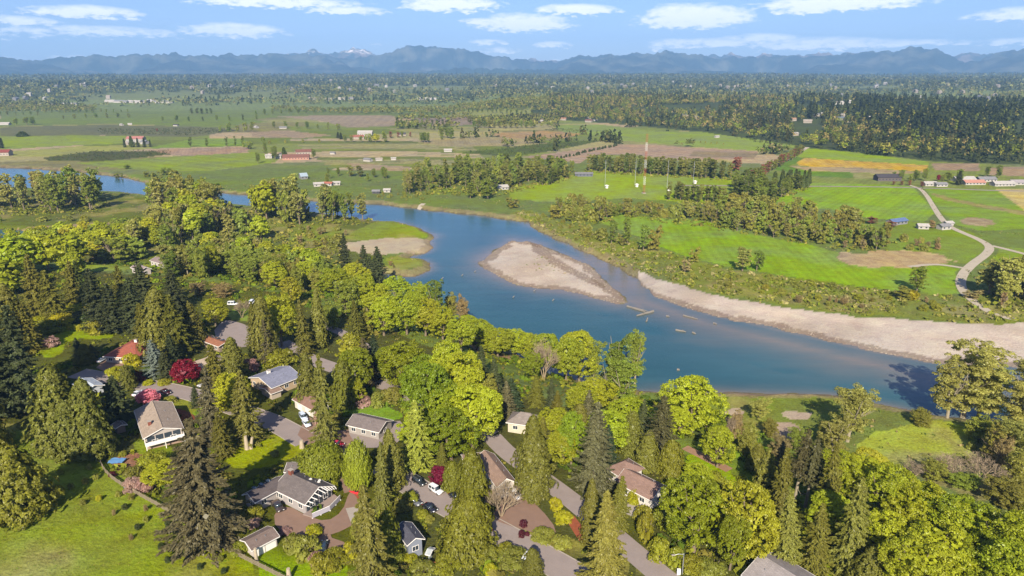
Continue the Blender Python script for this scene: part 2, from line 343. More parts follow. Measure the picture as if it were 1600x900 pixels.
ang = np.concatenate([np.linspace(-88, -40, 50)[:-1], np.linspace(-40, 40, 720), np.linspace(40, 88, 50)[1:]])
ys = np.concatenate([np.linspace(1500, 930, 20)[:-1], np.linspace(930, 400, 235)[:-1], np.linspace(400, 122, 205)])
rr = (CZ / np.tan(PITCH + np.arctan((ys - 450) / FPX)))
rr = rr[rr > 0]; rr = np.concatenate([rr[rr < 13500], [13500.0]]); rr.sort()
na, nr = len(ang), len(rr)
A_, R_ = np.meshgrid(np.radians(ang), rr)
R_ = R_ / np.maximum(0.62, np.cos(A_))
gx = (R_ * np.sin(A_)).ravel(); gy = (R_ * np.cos(A_)).ravel(); gz = H(gx, gy)
base = np.array(lin(118,132,60)); C = np.tile(base, (len(gx), 1)); fid = np.full(len(gx), -1)
rng_ = np.hypot(gx, gy)
C[:] = np.where((rng_ > 1000)[:, None], np.array(lin(124,132,76)), base)
# patchwork of smaller fields beyond the ones read off singly
cu, cv = gx * .94 + gy * .34 + 60 * vn(gx, gy, 500, 41), -gx * .34 + gy * .94; cr = np.floor(cv / 150).astype(int); ci = np.floor((cu + 80 * _h(cr, cr * 0, 4)) / (150 + 130 * _h(cr, cr * 0 + 3, 9))).astype(int); hh = _h(ci, cr, 12)
pal = np.array([lin(*yel(118,138,72)), lin(*yel(128,144,80)), lin(186,164,124), lin(152,148,88), lin(*yel(108,128,62)), lin(170,160,104), lin(138,132,80)]); k = (rng_ > 1050) & (rng_ < 3100) & (gx < 420); C[k] = pal[(hh * 6.99).astype(int)][k]
fp = rng_ > 3000; C[fp] = np.where(fbm(gx, gy, 420, 71, 3)[:, None] > -.1, np.array(lin(86,96,56)), np.array(lin(122,130,80)))[fp]
hill_ = (side(HILLF, gx, gy) > -15) & (gx > -150) & (rng_ > 1000) & (rng_ < 4500); C[hill_] = np.array(lin(80,90,46))
wx = vn(gx, gy, 14, 51) + .5 * vn(gx, gy, 5, 52); wy = vn(gx, gy, 14, 53) + .5 * vn(gx, gy, 5, 54)
for i, (nm, P, c, wob) in enumerate(FIELDS):
    k = inpoly(P, gx + wx * wob, gy + wy * wob)
    C[k] = np.array(c) * (1 + .10 * fbm(gx[k], gy[k], 55, 60 + i, 3))[:, None]; fid[k] = i
# patchy floodplain growth: dry tan against green
pt = np.isin(fid, [i for i, f in enumerate(FIELDS) if f[0] in ('grass', 'scrub')]); q = sst(.05, .45, fbm(gx, gy, 22, 77, 4))[:, None] * .55
C[pt] = C[pt] * (1 - q[pt]) + np.array(lin(168,152,98)) * q[pt]
# gravel bars, and the wet strip at the water
be = (inpoly(BAR, gx + wx, gy + wy) | inpoly(BEACH, gx + wx * 2, gy + wy * 2)) & (fid != 1)
gid = len(FIELDS); FIELDS.append(('gravel', None, None, 0))
g = np.array(lin(214,197,178)); gd = np.array(lin(168,149,130)); t = sst(-.15, .5, fbm(gx * .55 + gy * .35, gy * .8 - gx * .5, 26, 90, 4))[:, None]
C[be] = (g * (1 - .55 * t) + gd * .55 * t)[be]; fid[be] = gid
STRK = fit([(825,377),(850,388),(880,410),(915,430),(950,447),(940,452),(900,436),(862,414),(835,392)]); k = inpoly(STRK, gx + wx * 2, gy + wy * 2); C[k] = gd * 1.0
lowz = (gz < .35) & (rng_ < 3000); C[lowz] = C[lowz] * .35 + np.array(lin(134,112,90)) * .65
C[gz < -.1] = np.array(lin(96,84,66))
sb = dist(RIV, gx, gy); k = (fid != gid) & (sb < 7 + 3 * wx) & (gz > -.1) & (rng_ < 3000); C[k] = C[k] * .4 + np.array(lin(160,138,104)) * .6

def ground_mat(mname, con, fine):
  gm = bpy.data.materials.new(mname); gm.use_nodes = True; T = NT(gm.node_tree); p = T.n['Principled BSDF']; p.inputs['Roughness'].default_value = .95; p.inputs['Specular IOR Level'].default_value = .1
  vc = T.node('ShaderNodeVertexColor', layer_name='Col').outputs[0]; tcg = T.node('ShaderNodeTexCoord').outputs['Object']
  na_ = T.noise(tcg, .9, 3, .65); nb = T.noise(tcg, .13, 4, .6, .5); nc = T.noise(tcg, .018, 4, .55, .3)
  n9 = T.noise(tcg, 3.2, 2, .6); v = T.m('ADD', T.m('MULTIPLY', T.m('SUBTRACT', n9, .5), fine), T.m('ADD', T.m('MULTIPLY', na_, .75), T.m('ADD', T.m('MULTIPLY', nb, .8), T.m('MULTIPLY', nc, .45))))
  v = T.m('ADD', T.m('MULTIPLY', T.m('SUBTRACT', v, 1.0), con), 1.0)
  cm = T.node('ShaderNodeVectorMath', operation='SCALE'); T.l.new(vc, cm.inputs[0]); T.l.new(v, cm.inputs['Scale'])
  hs = T.node('ShaderNodeHueSaturation', ins={'Hue': T.m('ADD', .5, T.m('MULTIPLY', T.m('SUBTRACT', nb, .5), .075)), 'Saturation': T.m('ADD', 1.0, T.m('MULTIPLY', T.m('SUBTRACT', nc, .5), .8)), 'Color': cm.outputs[0]})
  T.l.new(hs.outputs[0], p.inputs['Base Color'])
  T.l.new(T.node('ShaderNodeBump', ins={'Strength': .7, 'Distance': .6, 'Height': T.m('ADD', na_, nb)}).outputs[0], p.inputs['Normal'])
  return gm
gm = ground_mat('ground', 1.4, .5); gg_ = ground_mat('gravel', .55, .9)
idx = np.arange(na * nr).reshape(nr, na)
Q = np.stack([idx[:-1, :-1].ravel(), idx[:-1, 1:].ravel(), idx[1:, 1:].ravel(), idx[1:, :-1].ravel()], 1)
V = np.stack([gx, gy, gz], 1)
fq = fid[Q[:, 0]]
gr_ = gm.copy(); gr_.name = 'field_rows'; T = NT(gr_.node_tree); pb = T.n['Principled BSDF']; src = pb.inputs['Base Color'].links[0].from_socket
tco = T.node('ShaderNodeTexCoord').outputs['Object']; vr = T.node('ShaderNodeVectorRotate', rotation_type='Z_AXIS', ins={'Vector': tco, 'Angle': T.m('MULTIPLY', T.node('ShaderNodeObjectInfo').outputs['Random'], 3.1)})
w1 = T.node('ShaderNodeTexWave', ins={'Vector': vr.outputs[0], 'Scale': .055, 'Distortion': .6, 'Detail': 2.0, 'Detail Scale': .4}).outputs[1]; w2 = T.node('ShaderNodeTexWave', ins={'Vector': vr.outputs[0], 'Scale': .013, 'Distortion': 2.5, 'Detail': 3.0, 'Detail Scale': .3}).outputs[1]
ff = T.m('ADD', .84, T.m('ADD', T.m('MULTIPLY', w1, .12), T.m('ADD', T.m('MULTIPLY', w2, .12), T.m('MULTIPLY', T.noise(tco, .02, 5, .65), .16))))
sc2 = T.node('ShaderNodeVectorMath', operation='SCALE'); T.l.new(src, sc2.inputs[0]); T.l.new(ff, sc2.inputs['Scale']); T.l.new(sc2.outputs[0], pb.inputs['Base Color'])
def sub(name, F_, kind='structure'):
    u, inv = np.unique(F_, return_inverse=True); me = mesh(name, V[u], inv.reshape(F_.shape), gr_ if name == 'field' else gg_ if name == 'gravel_beach' else gm, True); vcol(me, C[u]); return ob(name, me, kind=kind)
sub('ground', Q[fq < 0])
NAMES = {'woods_floor': 'ground', 'scrub': 'ground', 'gravel': 'gravel_beach', 'dirt': 'ground', 'verge': 'ground', 'grass': 'ground', 'field': 'field', 'meadow': 'meadow', 'lawn': 'lawn'}
for i in range(len(FIELDS)):
    k = fq == i
    if k.sum() > 3: sub(NAMES[FIELDS[i][0]], Q[k])
# ------------------------------------------------------------------ river
wk = (gz[Q] < .25).any(1) & (rng_[Q[:, 0]] < 3100)
wf = Q[wk]; u, inv = np.unique(wf, return_inverse=True)
WV = V[u].copy(); WV[:, 2] = 0.0
me = mesh('river', WV, inv.reshape(wf.shape), None, True)
bd_ = dist(BAR, gx[u], gy[u]); bk = dist(BEACH, gx[u], gy[u]); rv = dist(RIV, gx[u], gy[u])
shal = np.maximum(np.exp(-bd_ / 9) * .85, np.exp(-bk / 15) * .85 * (gx[u] > 60)); shal = np.maximum(shal, .8 * np.exp(-rv / 4))
shal = np.maximum(shal, .72 * np.exp(-dist(CHAN, gx[u], gy[u]) / 10)); shal = np.where(inpoly(CHAN, gx[u], gy[u]), .8, shal)
shal = np.clip(shal + .18 * fbm(gx[u], gy[u] * 2, 24, 99, 3) * (shal > .08), 0, 1)
vcol(me, np.stack([shal] * 3, 1))
wm = bpy.data.materials.new('river_water'); wm.use_nodes = True; T = NT(wm.node_tree); p = T.n['Principled BSDF']
s_ = T.node('ShaderNodeVertexColor', layer_name='Col').outputs[0]; tcg = T.node('ShaderNodeTexCoord').outputs['Object']
mpb = T.node('ShaderNodeMapping'); T.l.new(tcg, mpb.inputs[0]); mpb.inputs['Rotation'].default_value = (0, 0, .75); mpb.inputs['Scale'].default_value = (.012, .07, .05)
big = T.m('ADD', T.m('MULTIPLY', T.noise(tcg, .011, 3, .5, .6), .55), T.m('MULTIPLY', T.noise(mpb.outputs[0], 1.0, 6, .7, 1.2), .6))
deep = T.mix(big, lin(14,52,60,.8), lin(58,100,106,.8)); brk = T.m('ADD', .55, T.m('MULTIPLY', T.noise(mpb.outputs[0], 2.6, 5, .7, .6), .9)); c = T.mix(T.m('MULTIPLY', s_, brk, clamp=True), deep, lin(122,110,96,.8))
T.l.new(c, p.inputs['Base Color']); p.inputs['Roughness'].default_value = .12; p.inputs['IOR'].default_value = 1.33; p.inputs['Specular IOR Level'].default_value = .5
mp = T.node('ShaderNodeMapping'); T.l.new(tcg, mp.inputs[0]); mp.inputs['Rotation'].default_value = (0, 0, .5); mp.inputs['Scale'].default_value = (.35, 1, 1)
T.l.new(T.node('ShaderNodeBump', ins={'Strength': .6, 'Distance': .14, 'Height': T.m('ADD', T.noise(mp.outputs[0], .8, 4, .6), T.m('MULTIPLY', T.noise(tcg, .07, 3, .6), 1.2))}).outputs[0], p.inputs['Normal'])
me.materials.append(wm); ob('river_water', me, kind='structure')
# ------------------------------------------------------------------ mountains, two ranges
def ridge(name, prof, r0, r1, rc, base, amp, seed, rock, forest, snow=None, snowz=1e9):
    pr = np.array(prof, float); d = ray(pr[:, 0], pr[:, 1]); pa = np.arctan2(d[:, 0], d[:, 1]); pe = d[:, 2] / np.hypot(d[:, 0], d[:, 1])
    a = np.radians(np.linspace(-50, 50, 620)); r = np.linspace(r0, r1, 37); Am, Rm = np.meshgrid(a, r); x = Rm * np.sin(Am); y = Rm * np.cos(Am)
    zc = CZ + rc * (np.interp(a, pa, pe) + .0016 * vn(a * 1e4, a * 0, 60, seed) + .0011 * vn(a * 1e4, a * 0, 22, seed + 1)); s = np.clip((Rm - r0) / (rc - r0), 0, 1); b = np.clip((r1 - Rm) / (r1 - rc), 0, 1); sh = np.where(Rm < rc, s ** 1.15, b)
    rn = 1 - np.abs(fbm(x, y, 2300, seed, 5)) * 2
    z = base + (zc[None] - base) * sh + (rn - .75) * amp * sh * (1 - .98 * np.exp(-((Rm - rc) / 260) ** 2)) + .10 * amp * fbm(x, y, 260, seed + 5, 3) * sh
    V_ = np.stack([x.ravel(), y.ravel(), z.ravel()], 1); i_ = np.arange(V_.shape[0]).reshape(Rm.shape)
    Q_ = np.stack([i_[:-1, :-1].ravel(), i_[:-1, 1:].ravel(), i_[1:, 1:].ravel(), i_[1:, :-1].ravel()], 1)
    m_ = bpy.data.materials.new(name); m_.use_nodes = True; T = NT(m_.node_tree); p = T.n['Principled BSDF']; p.inputs['Roughness'].default_value = 1; p.inputs['Specular IOR Level'].default_value = 0
    g_ = T.node('ShaderNodeNewGeometry'); tc_ = T.node('ShaderNodeTexCoord').outputs['Object']; zz = T.node('ShaderNodeSeparateXYZ', ins={0: g_.outputs['Position']}).outputs[2]
    nn = T.noise(tc_, .0019, 6, .65); n3 = T.noise(tc_, .006, 4, .65)
    c = T.mix(T.ramp(nn, [(.46, 0), (.62, 1)]), forest, rock)
    if snow:
        sn = T.m('MULTIPLY', T.m('ADD', T.m('SUBTRACT', zz, snowz), T.m('MULTIPLY', T.m('SUBTRACT', n3, .5), 420)), .012, clamp=True); c = T.mix(T.m('MULTIPLY', sn, T.ramp(n3, [(.42, 0), (.55, 1)])), c, snow)
    T.l.new(c, p.inputs['Base Color'])
    return ob(name, mesh(name, V_, Q_, m_, True), kind='structure')
back = [(-400,95),(0,112),(300,108),(395,88),(420,86),(446,84),(462,82),(475,84),(486,76),(497,79),(505,84),(520,82),(535,77),(552,73),(568,75),(583,84),(600,90),(640,100),(780,100),(830,90),(850,93),(1000,98),(1085,88),(1110,84),(1125,86),(1143,80),(1160,85),(1185,87),(1200,81),(1215,84),(1232,86),(1275,83),(1300,84),(1340,82),(1385,84),(1420,90),(1440,88),(1480,90),(1500,84),(1520,82),(1550,84),(1572,88),(1700,80),(2000,85)]
front = [(-400,88),(-100,92),(0,91),(30,92),(60,94),(80,90),(115,92),(150,91),(180,94),(205,87),(225,85),(255,86),(275,85),(300,89),(330,92),(365,88),(390,85),(420,88),(450,88),(470,87),(500,86),(530,89),(560,90),(585,88),(600,82),(625,74),(640,70),(655,67),(668,71),(690,72),(715,74),(735,78),(765,84),(790,88),(815,92),(840,94),(860,97),(880,92),(910,86),(945,83),(990,84),(1030,83),(1060,83),(1110,89),(1160,91),(1180,88),(1200,85),(1240,87),(1260,84),(1290,86),(1330,87),(1370,84),(1400,82),(1420,78),(1440,77),(1462,75),(1470,79),(1485,88),(1500,96),(1520,94),(1550,86),(1570,78),(1590,75),(1620,72),(1700,80),(2000,90)]
ridge('mountains', back, 15500, 20000, 18200, 60, 420, 5, lin(150,130,118,.5), lin(50,66,60,.5), lin(240,226,214,.7), 600)
ridge('mountains', front, 12300, 17600, 15800, 80, 540, 9, lin(108,108,90,.5), lin(30,48,40,.5), lin(232,220,212,.6), 760)
low = [(-400,112),(0,114),(120,113),(240,116),(420,117),(560,113),(640,114),(720,107),(800,108),(900,110),(1000,113),(1150,112),(1300,115),(1450,113),(1600,114),(2000,112)]
ridge('hills', low, 9800, 14500, 12900, 70, 60, 13, lin(64,84,56,.5), lin(40,58,40,.5))
# ------------------------------------------------------------------ draped sheets: roads, drives, beds
def cdt(P, step):
    x0, y0 = P.min(0); x1, y1 = P.max(0); n = len(P); pts = []
    for i in range(n):
        a, b = P[i], P[(i + 1) % n]; k = max(1, int(np.hypot(*(b - a)) / step)); pts += [a + (b - a) * j / k for j in range(k)]
    m = len(pts); gx_, gy_ = np.meshgrid(np.arange(x0, x1, step), np.arange(y0, y1, step)); gx_ = gx_.ravel(); gy_ = gy_.ravel()
    k = inpoly(P, gx_, gy_) & (dist(P, gx_, gy_) > step * .4); ip = np.stack([gx_[k], gy_[k]], 1)
    vs = [Vector(p_) for p_ in pts] + [Vector(p_) for p_ in ip]
    r = delaunay_2d_cdt(vs, [(i, (i + 1) % m) for i in range(m)], [], 1, 1e-4)
    return np.array([list(v_) for v_ in r[0]]), [f for f in r[2]]
def drape(name, P, m_, dz, step=3.0, kind='structure', **kw):
    v_, f_ = cdt(P, step); z = H(v_[:, 0], v_[:, 1]) + dz
    return ob(name, mesh(name, np.column_stack([v_, z]), f_, m_, True), kind=kind, **kw)
def fitT(pts): return np.array([list(hit(*p_))[:2] for p_ in pts])
def ribbon(P, w_):
    P = np.asarray(P); t = np.gradient(P, axis=0); t /= np.linalg.norm(t, axis=1)[:, None]; n = np.stack([-t[:, 1], t[:, 0]], 1) * np.atleast_1d(w_)[:, None] / 2
    return np.vstack([P + n, (P - n)[::-1]])
asph = mat('asphalt', lin(170,155,147), .9, .2, noise=(.35, .22), bump=.3); conc = mat('concrete', lin(190,178,164), .85, .2, noise=(.5, .2))
brick_drive = mat('brown_asphalt', lin(158,128,110), .9, .2, noise=(.4, .25)); gravelm = mat('track_gravel', lin(206,192,168), .95, .1, noise=(.3, .3)); bark = mat('bark_mulch', lin(170,96,66), .95, .1, noise=(1.2, .5)); dirtm = mat('dirt_track', lin(176,138,108), .95, .1, noise=(.5, .4))
def road(name, pts, w_, m_, dz, kerb=False, step=3.0):
    P = smooth(fitT(pts), 2, False); d_ = drape(name, ribbon(P, w_), m_, dz, step)
    if kerb:
        for s in (-1, 1):
            t = np.gradient(P, axis=0); t /= np.linalg.norm(t, axis=1)[:, None]; K = P + s * np.stack([-t[:, 1], t[:, 0]], 1) * (w_ / 2 + .11)
            # a low box strip following the ground
            t2 = np.gradient(K, axis=0); t2 /= np.linalg.norm(t2, axis=1)[:, None]; n2 = np.stack([-t2[:, 1], t2[:, 0]], 1) * .1; z = H(K[:, 0], K[:, 1])
            a, b = K + n2, K - n2; n_ = len(K); Vk = np.vstack([np.column_stack([a, z + dz - .1]), np.column_stack([a, z + dz + .12]), np.column_stack([b, z + dz + .12]), np.column_stack([b, z + dz - .1])]); Fk = []
            for i in range(n_ - 1):
                for j in range(3): Fk.append((j * n_ + i, j * n_ + i + 1, (j + 1) * n_ + i + 1, (j + 1) * n_ + i))
            ob('kerb', mesh('kerb', Vk, Fk, conc), kind='structure')
    return d_
road('road', [(598,728),(640,757),(700,790),(760,822),(830,860),(900,900),(980,950)], 8.2, asph, .06, True)
road('road', [(768,682),(790,706),(840,742),(885,775),(940,820),(1000,872),(1070,930)], 6.4, asph, .06)
road('road', [(120,583),(170,592),(215,600),(262,607),(320,622),(372,640),(430,660),(480,690)], 8.0, asph, .06, True)
road('road', [(478,560),(560,588),(610,603),(650,622),(700,655),(768,682)], 7.6, asph, .07)
road('road', [(440,535),(468,552),(500,570)], 7.0, asph, .10)
road('road', [(500,505),(545,525),(575,545)], 5.0, asph, .06)
road('driveway', [(540,672),(541,705),(543,740),(552,768)], 5.0, brick_drive, .09)
road('path', [(1070,699),(1100,714),(1140,735)], 3.2, dirtm, .06)
drape('driveway', smooth(fitT([(793,768),(812,768),(845,795),(872,830),(858,838),(815,828),(768,812),(775,795)]), 1), brick_drive, .10)
drape('driveway', smooth(fitT([(330,522),(348,500),(372,503),(400,515),(400,540),(360,545)]), 1), asph, .09)
drape('driveway', smooth(fitT([(428,800),(450,790),(478,806),(510,816),(535,800),(545,770),(556,760),(572,790),(560,815),(535,830),(510,838),(545,850),(548,868),(515,872),(480,862),(478,846),(490,836),(460,838),(430,826)]), 1), brick_drive, .11)
drape('driveway', fitT([(478,650),(520,668),(520,700),(490,705),(465,680)]), brick_drive, .10)
drape('driveway', fitT([(545,678),(560,660),(625,658),(640,676),(610,700),(560,700)]), asph, .10)
drape('driveway', fitT([(960,775),(985,765),(1016,790),(1000,812),(965,800)]), conc, .10)
drape('driveway', fitT([(150,575),(165,560),(205,560),(200,580),(185,590)]), brick_drive, .12)
drape('path', fitT([(540,795),(560,792),(562,820),(550,822)]), conc, .14)
drape('garden_bed', smooth(fitT([(708,797),(722,795),(768,820),(772,832),(752,832),(712,806)]), 1), bark, .16)
drape('garden_bed', smooth(fitT([(880,805),(892,800),(915,830),(920,848),(908,850),(896,832)]), 1), bark, .12)
drape('garden_bed', smooth(fitT([(545,758),(560,755),(572,775),(568,790),(558,780)]), 1), bark, .15)
drape('garden_bed', smooth(fitT([(565,583),(600,585),(600,594),(572,596)]), 1), bark, .12)
road('path', [(1420,289),(1437,294),(1448,305),(1460,325),(1468,338),(1480,352),(1500,362),(1530,374),(1549,386),(1541,398),(1520,412),(1504,428),(1500,444),(1508,460),(1526,474),(1552,492),(1590,500)], np.interp(np.arange(62), [0, 20, 40, 61], [4, 5.5, 6, 4.5]), gravelm, .10, step=8)
road('path', [(1549,384),(1575,390),(1620,402)], 5, gravelm, .13, step=8); road('path', [(1420,417),(1460,412),(1506,419)], 4, gravelm, .14, step=8)
road('path', [(1195,268),(1215,256),(1245,240),(1262,230)], 7, gravelm, .12, step=10)
road('road', [(1060,290),(1270,291),(1430,293),(1560,298),(1700,301)], 6, asph, .12, step=12)
road('path', [(640,340),(655,327),(662,318)], 5, gravelm, .14, step=6)
# ------------------------------------------------------------------ solid pieces
class MB:
    def __init__(s): s.v = []; s.f = []
    def quad(s, *p): n = len(s.v); s.v += [tuple(q) for q in p]; s.f.append(tuple(range(n, n + len(p)))); return s
    def box(s, a, b):
        (x0, y0, z0), (x1, y1, z1) = a, b; n = len(s.v)
        s.v += [(x0,y0,z0),(x1,y0,z0),(x1,y1,z0),(x0,y1,z0),(x0,y0,z1),(x1,y0,z1),(x1,y1,z1),(x0,y1,z1)]
        s.f += [tuple(n + i for i in f) for f in ((3,2,1,0),(4,5,6,7),(0,1,5,4),(1,2,6,5),(2,3,7,6),(3,0,4,7))]; return s
    def slab(s, poly, t):
        """a flat or sloping polygon given thickness t downwards"""
        n = len(s.v); k = len(poly); s.v += [tuple(p) for p in poly] + [(p[0], p[1], p[2] - t) for p in poly]
        s.f.append(tuple(range(n, n + k))); s.f.append(tuple(range(n + 2 * k - 1, n + k - 1, -1)))
        for i in range(k): j = (i + 1) % k; s.f.append((n + i, n + k + i, n + k + j, n + j))
        return s
    def tube(s, pts, rad, k=6, cap=True):
        pts = [Vector(p) for p in pts]; rad = rad if isinstance(rad, (list, tuple)) else [rad] * len(pts); n0 = len(s.v)
        for i, p in enumerate(pts):
            t = (pts[min(i + 1, len(pts) - 1)] - pts[max(i - 1, 0)]).normalized(); u = t.cross(Vector((0, 0, 1)) if abs(t.z) < .9 else Vector((1, 0, 0))).normalized(); w_ = t.cross(u)
            for j in range(k): a = 2 * math.pi * j / k; s.v.append(tuple(p + (u * math.cos(a) + w_ * math.sin(a)) * rad[i]))
        for i in range(len(pts) - 1):
            for j in range(k): a = n0 + i * k + j; b = n0 + i * k + (j + 1) % k; s.f.append((a, b, b + k, a + k))
        if cap: s.f.append(tuple(n0 + j for j in range(k))[::-1]); s.f.append(tuple(n0 + (len(pts) - 1) * k + j for j in range(k)))
        return s
    def me(s, name, m_=None):
        me = bpy.data.meshes.new(name); me.from_pydata(s.v, [], s.f); me.update()
        if m_: me.materials.append(m_)
        return me
def E(name, loc, rz=0.0, label=None, cat=None, group=None):
    o = ob(name, None, None, None, label, cat, group, loc); o.rotation_euler = (0, 0, rz); return o
def copy_tree(o, parent=None):
    c = o.copy(); COL.objects.link(c); c.parent = parent
    for ch in o.children: copy_tree(ch, c)
    return c
glassm = mat('window_glass', (.03, .04, .05), .08, .6); whitem = mat('white_paint', lin(236,230,220,.8), .6, .3, noise=(1.5, .12)); darkm = mat('dark_trim', (.03, .03, .03), .6)
metal = mat('galvanised_metal', (.35, .36, .37), .45, .5, .6); brickm = mat('brick_red', lin(150,88,70), .9, noise=(3, .4)); fencem = mat('weathered_fence', lin(150,136,110), .9, noise=(1.5, .5))
def roofmat(c):
    k = 'roof_%d_%d_%d' % c
    if k in MATS: return MATS[k]
    m_ = bpy.data.materials.new(k); m_.use_nodes = True; T = NT(m_.node_tree); p = T.n['Principled BSDF']; p.inputs['Roughness'].default_value = .92; p.inputs['Specular IOR Level'].default_value = .15
    tcn = T.node('ShaderNodeTexCoord').outputs['Object']; b = T.node('ShaderNodeTexBrick', ins={'Vector': tcn, 'Color1': (.86, .86, .86, 1), 'Color2': (1.1, 1.1, 1.1, 1), 'Mortar': (.72, .72, .72, 1), 'Scale': 1.0, 'Mortar Size': .025, 'Brick Width': .9, 'Row Height': .3})
    v = T.m('ADD', .72, T.m('MULTIPLY', T.noise(tcn, .55, 5, .65), .55)); a = T.mix(1.0, b.outputs[0], lin(*c), 'MULTIPLY')
    T.l.new(T.node('ShaderNodeVectorMath', operation='MULTIPLY', ins={0: a, 1: T.node('ShaderNodeCombineXYZ', ins={0: v, 1: v, 2: v}).outputs[0]}).outputs[0], p.inputs['Base Color']); MATS[k] = m_; return m_
HOUSES = []
def house(name, A, B, C, wall_h, rise, roofc, wallc, label, hip=False, gz_=None, ov=.6, wins=True, chim=None, cat='house', extra=None, base_dz=0.0):
    """A-B is the gable side, B-C the ridge side; all three are eave corners read off the photograph"""
    c0 = hit((A[0] + C[0]) / 2, (A[1] + C[1]) / 2, wall_h); z0 = Hs(c0.x, c0.y) + base_dz; ze = z0 + wall_h
    a, b, c = [Vector(hit0(q[0], q[1], ze)) for q in (A, B, C)]
    ux = (c - b); L = ux.length; ux.normalize(); uy = Vector((-ux.y, ux.x)); wd = (a - b).dot(uy)
    if wd < 0: uy = -uy; wd = -wd
    o3 = b; yaw = math.atan2(ux.y, ux.x)
    flip = (ux.x * uy.y - ux.y * uy.x) < 0
    if flip: o3 = b + uy * wd; uy = -uy   # keep a right-handed frame
    root = E(name, (o3.x, o3.y, z0), yaw, label, cat); Wd = wd
    x0, y0, x1, y1 = ov, ov, L - ov, Wd - ov; wm_ = mat('wall_%d_%d_%d' % wallc, lin(*wallc), .85, noise=(1.2, .15))
    mb = MB(); zb = -1.2
    mid = Wd / 2
    if hip: mb.box((x0, y0, zb), (x1, y1, wall_h))
    else:
        r_ = rise * (1 - 2 * ov / Wd) - .08
        for f in (((x0,y0,zb),(x1,y0,zb),(x1,y0,wall_h),(x0,y0,wall_h)), ((x1,y1,zb),(x0,y1,zb),(x0,y1,wall_h),(x1,y1,wall_h)),
                  ((x1,y0,zb),(x1,y1,zb),(x1,y1,wall_h),(x1,mid,wall_h+r_),(x1,y0,wall_h)), ((x0,y1,zb),(x0,y0,zb),(x0,y0,wall_h),(x0,mid,wall_h+r_),(x0,y1,wall_h))): mb.quad(*f)
    ob('wall', mb.me('wall', wm_), root)
    rb = MB(); h_ = min(mid, L * .45) if hip else 0; e = wall_h; t = .18
    rdg = [(h_, mid, e + rise), (L - h_, mid, e + rise)]
    if hip:
        for poly in ([(0,0,e),(L,0,e),rdg[1],rdg[0]], [(L,Wd,e),(0,Wd,e),rdg[0],rdg[1]], [(L,0,e),(L,Wd,e),rdg[1]], [(0,Wd,e),(0,0,e),rdg[0]]): rb.slab(poly, t)
    else:
        for poly in ([(0,0,e),(L,0,e),rdg[1],rdg[0]], [(L,Wd,e),(0,Wd,e),rdg[0],rdg[1]]): rb.slab(poly, t)
    ro = ob('roof', rb.me('roof', roofmat(roofc)), root)
    tr = MB()
    for y_ in (-.06, Wd + .0): tr.box((0, y_, e - .22), (L, y_ + .06, e + .02))
    if not hip:
        for x_ in (-.06, L): tr.slab([(x_, 0, e + .03), (x_ + .06, 0, e + .03), (x_ + .06, mid, e + rise + .03), (x_, mid, e + rise + .03)], .24); tr.slab([(x_, mid, e + rise + .03), (x_ + .06, mid, e + rise + .03), (x_ + .06, Wd, e + .03), (x_, Wd, e + .03)], .24)
    ob('gutter', tr.me('gutter', whitem), ro)
    rp = MB()
    rp.tube([(h_, mid, e + rise + .02), (L - h_, mid, e + rise + .02)], .11, 5); ob('ridge_cap', rp.me('ridge_cap', roofmat(roofc)), ro)
    for k, fx in enumerate((.3, .62)):
        v_ = MB().tube([(L * fx, mid * .6, e + rise * .6 - .2), (L * fx, mid * .6, e + rise * .6 + .45)], .09, 6); ob('vent_pipe', v_.me('vent_pipe', metal), ro)
    if wins:
        wmh = min(1.2, wall_h * .45); zc_ = wall_h * .55
        def win(px, py, ax, w_=1.5, hh=None):
            hh = hh or wmh; s = .04
            if ax == 'x-': P0 = lambda u, v, d: (px + u, py - d, zc_ + v)
            elif ax == 'x+': P0 = lambda u, v, d: (px - u, py + d, zc_ + v)
            elif ax == 'y+': P0 = lambda u, v, d: (px + d, py + u, zc_ + v)
            else: P0 = lambda u, v, d: (px - d, py - u, zc_ + v)
            fb = MB()
            for (u0, v0, u1, v1) in ((-w_/2-.1,-hh/2-.1,w_/2+.1,-hh/2),(-w_/2-.1,hh/2,w_/2+.1,hh/2+.1),(-w_/2-.1,-hh/2,-w_/2,hh/2),(w_/2,-hh/2,w_/2+.1,hh/2),(-.03,-hh/2,.03,hh/2)):
                q = [P0(u0,v0,.0),P0(u1,v0,.0),P0(u1,v1,.0),P0(u0,v1,.0)]; q2 = [P0(u0,v0,.07),P0(u1,v0,.07),P0(u1,v1,.07),P0(u0,v1,.07)]; n = len(fb.v); fb.v += q + q2
                fb.f += [tuple(n + i for i in f) for f in ((4,5,6,7),(0,1,5,4),(1,2,6,5),(2,3,7,6),(3,0,4,7))]
            wo = ob('window', fb.me('window', whitem), root); ob('pane', MB().quad(P0(-w_/2,-hh/2,.03),P0(w_/2,-hh/2,.03),P0(w_/2,hh/2,.03),P0(-w_/2,hh/2,.03)).me('pane', glassm), wo)
        nl = max(1, int((L - 2) / 3.4)); nw = max(1, int((Wd - 2) / 3.6))
        for i in range(nl):
            win(x0 + (x1 - x0) * (i + .5) / nl, y0, 'x-'); win(x0 + (x1 - x0) * (i + .5) / nl, y1, 'x+')
        for i in range(nw):
            win(x1, y0 + (y1 - y0) * (i + .5) / nw, 'y+'); win(x0, y0 + (y1 - y0) * (i + .5) / nw, 'y-')
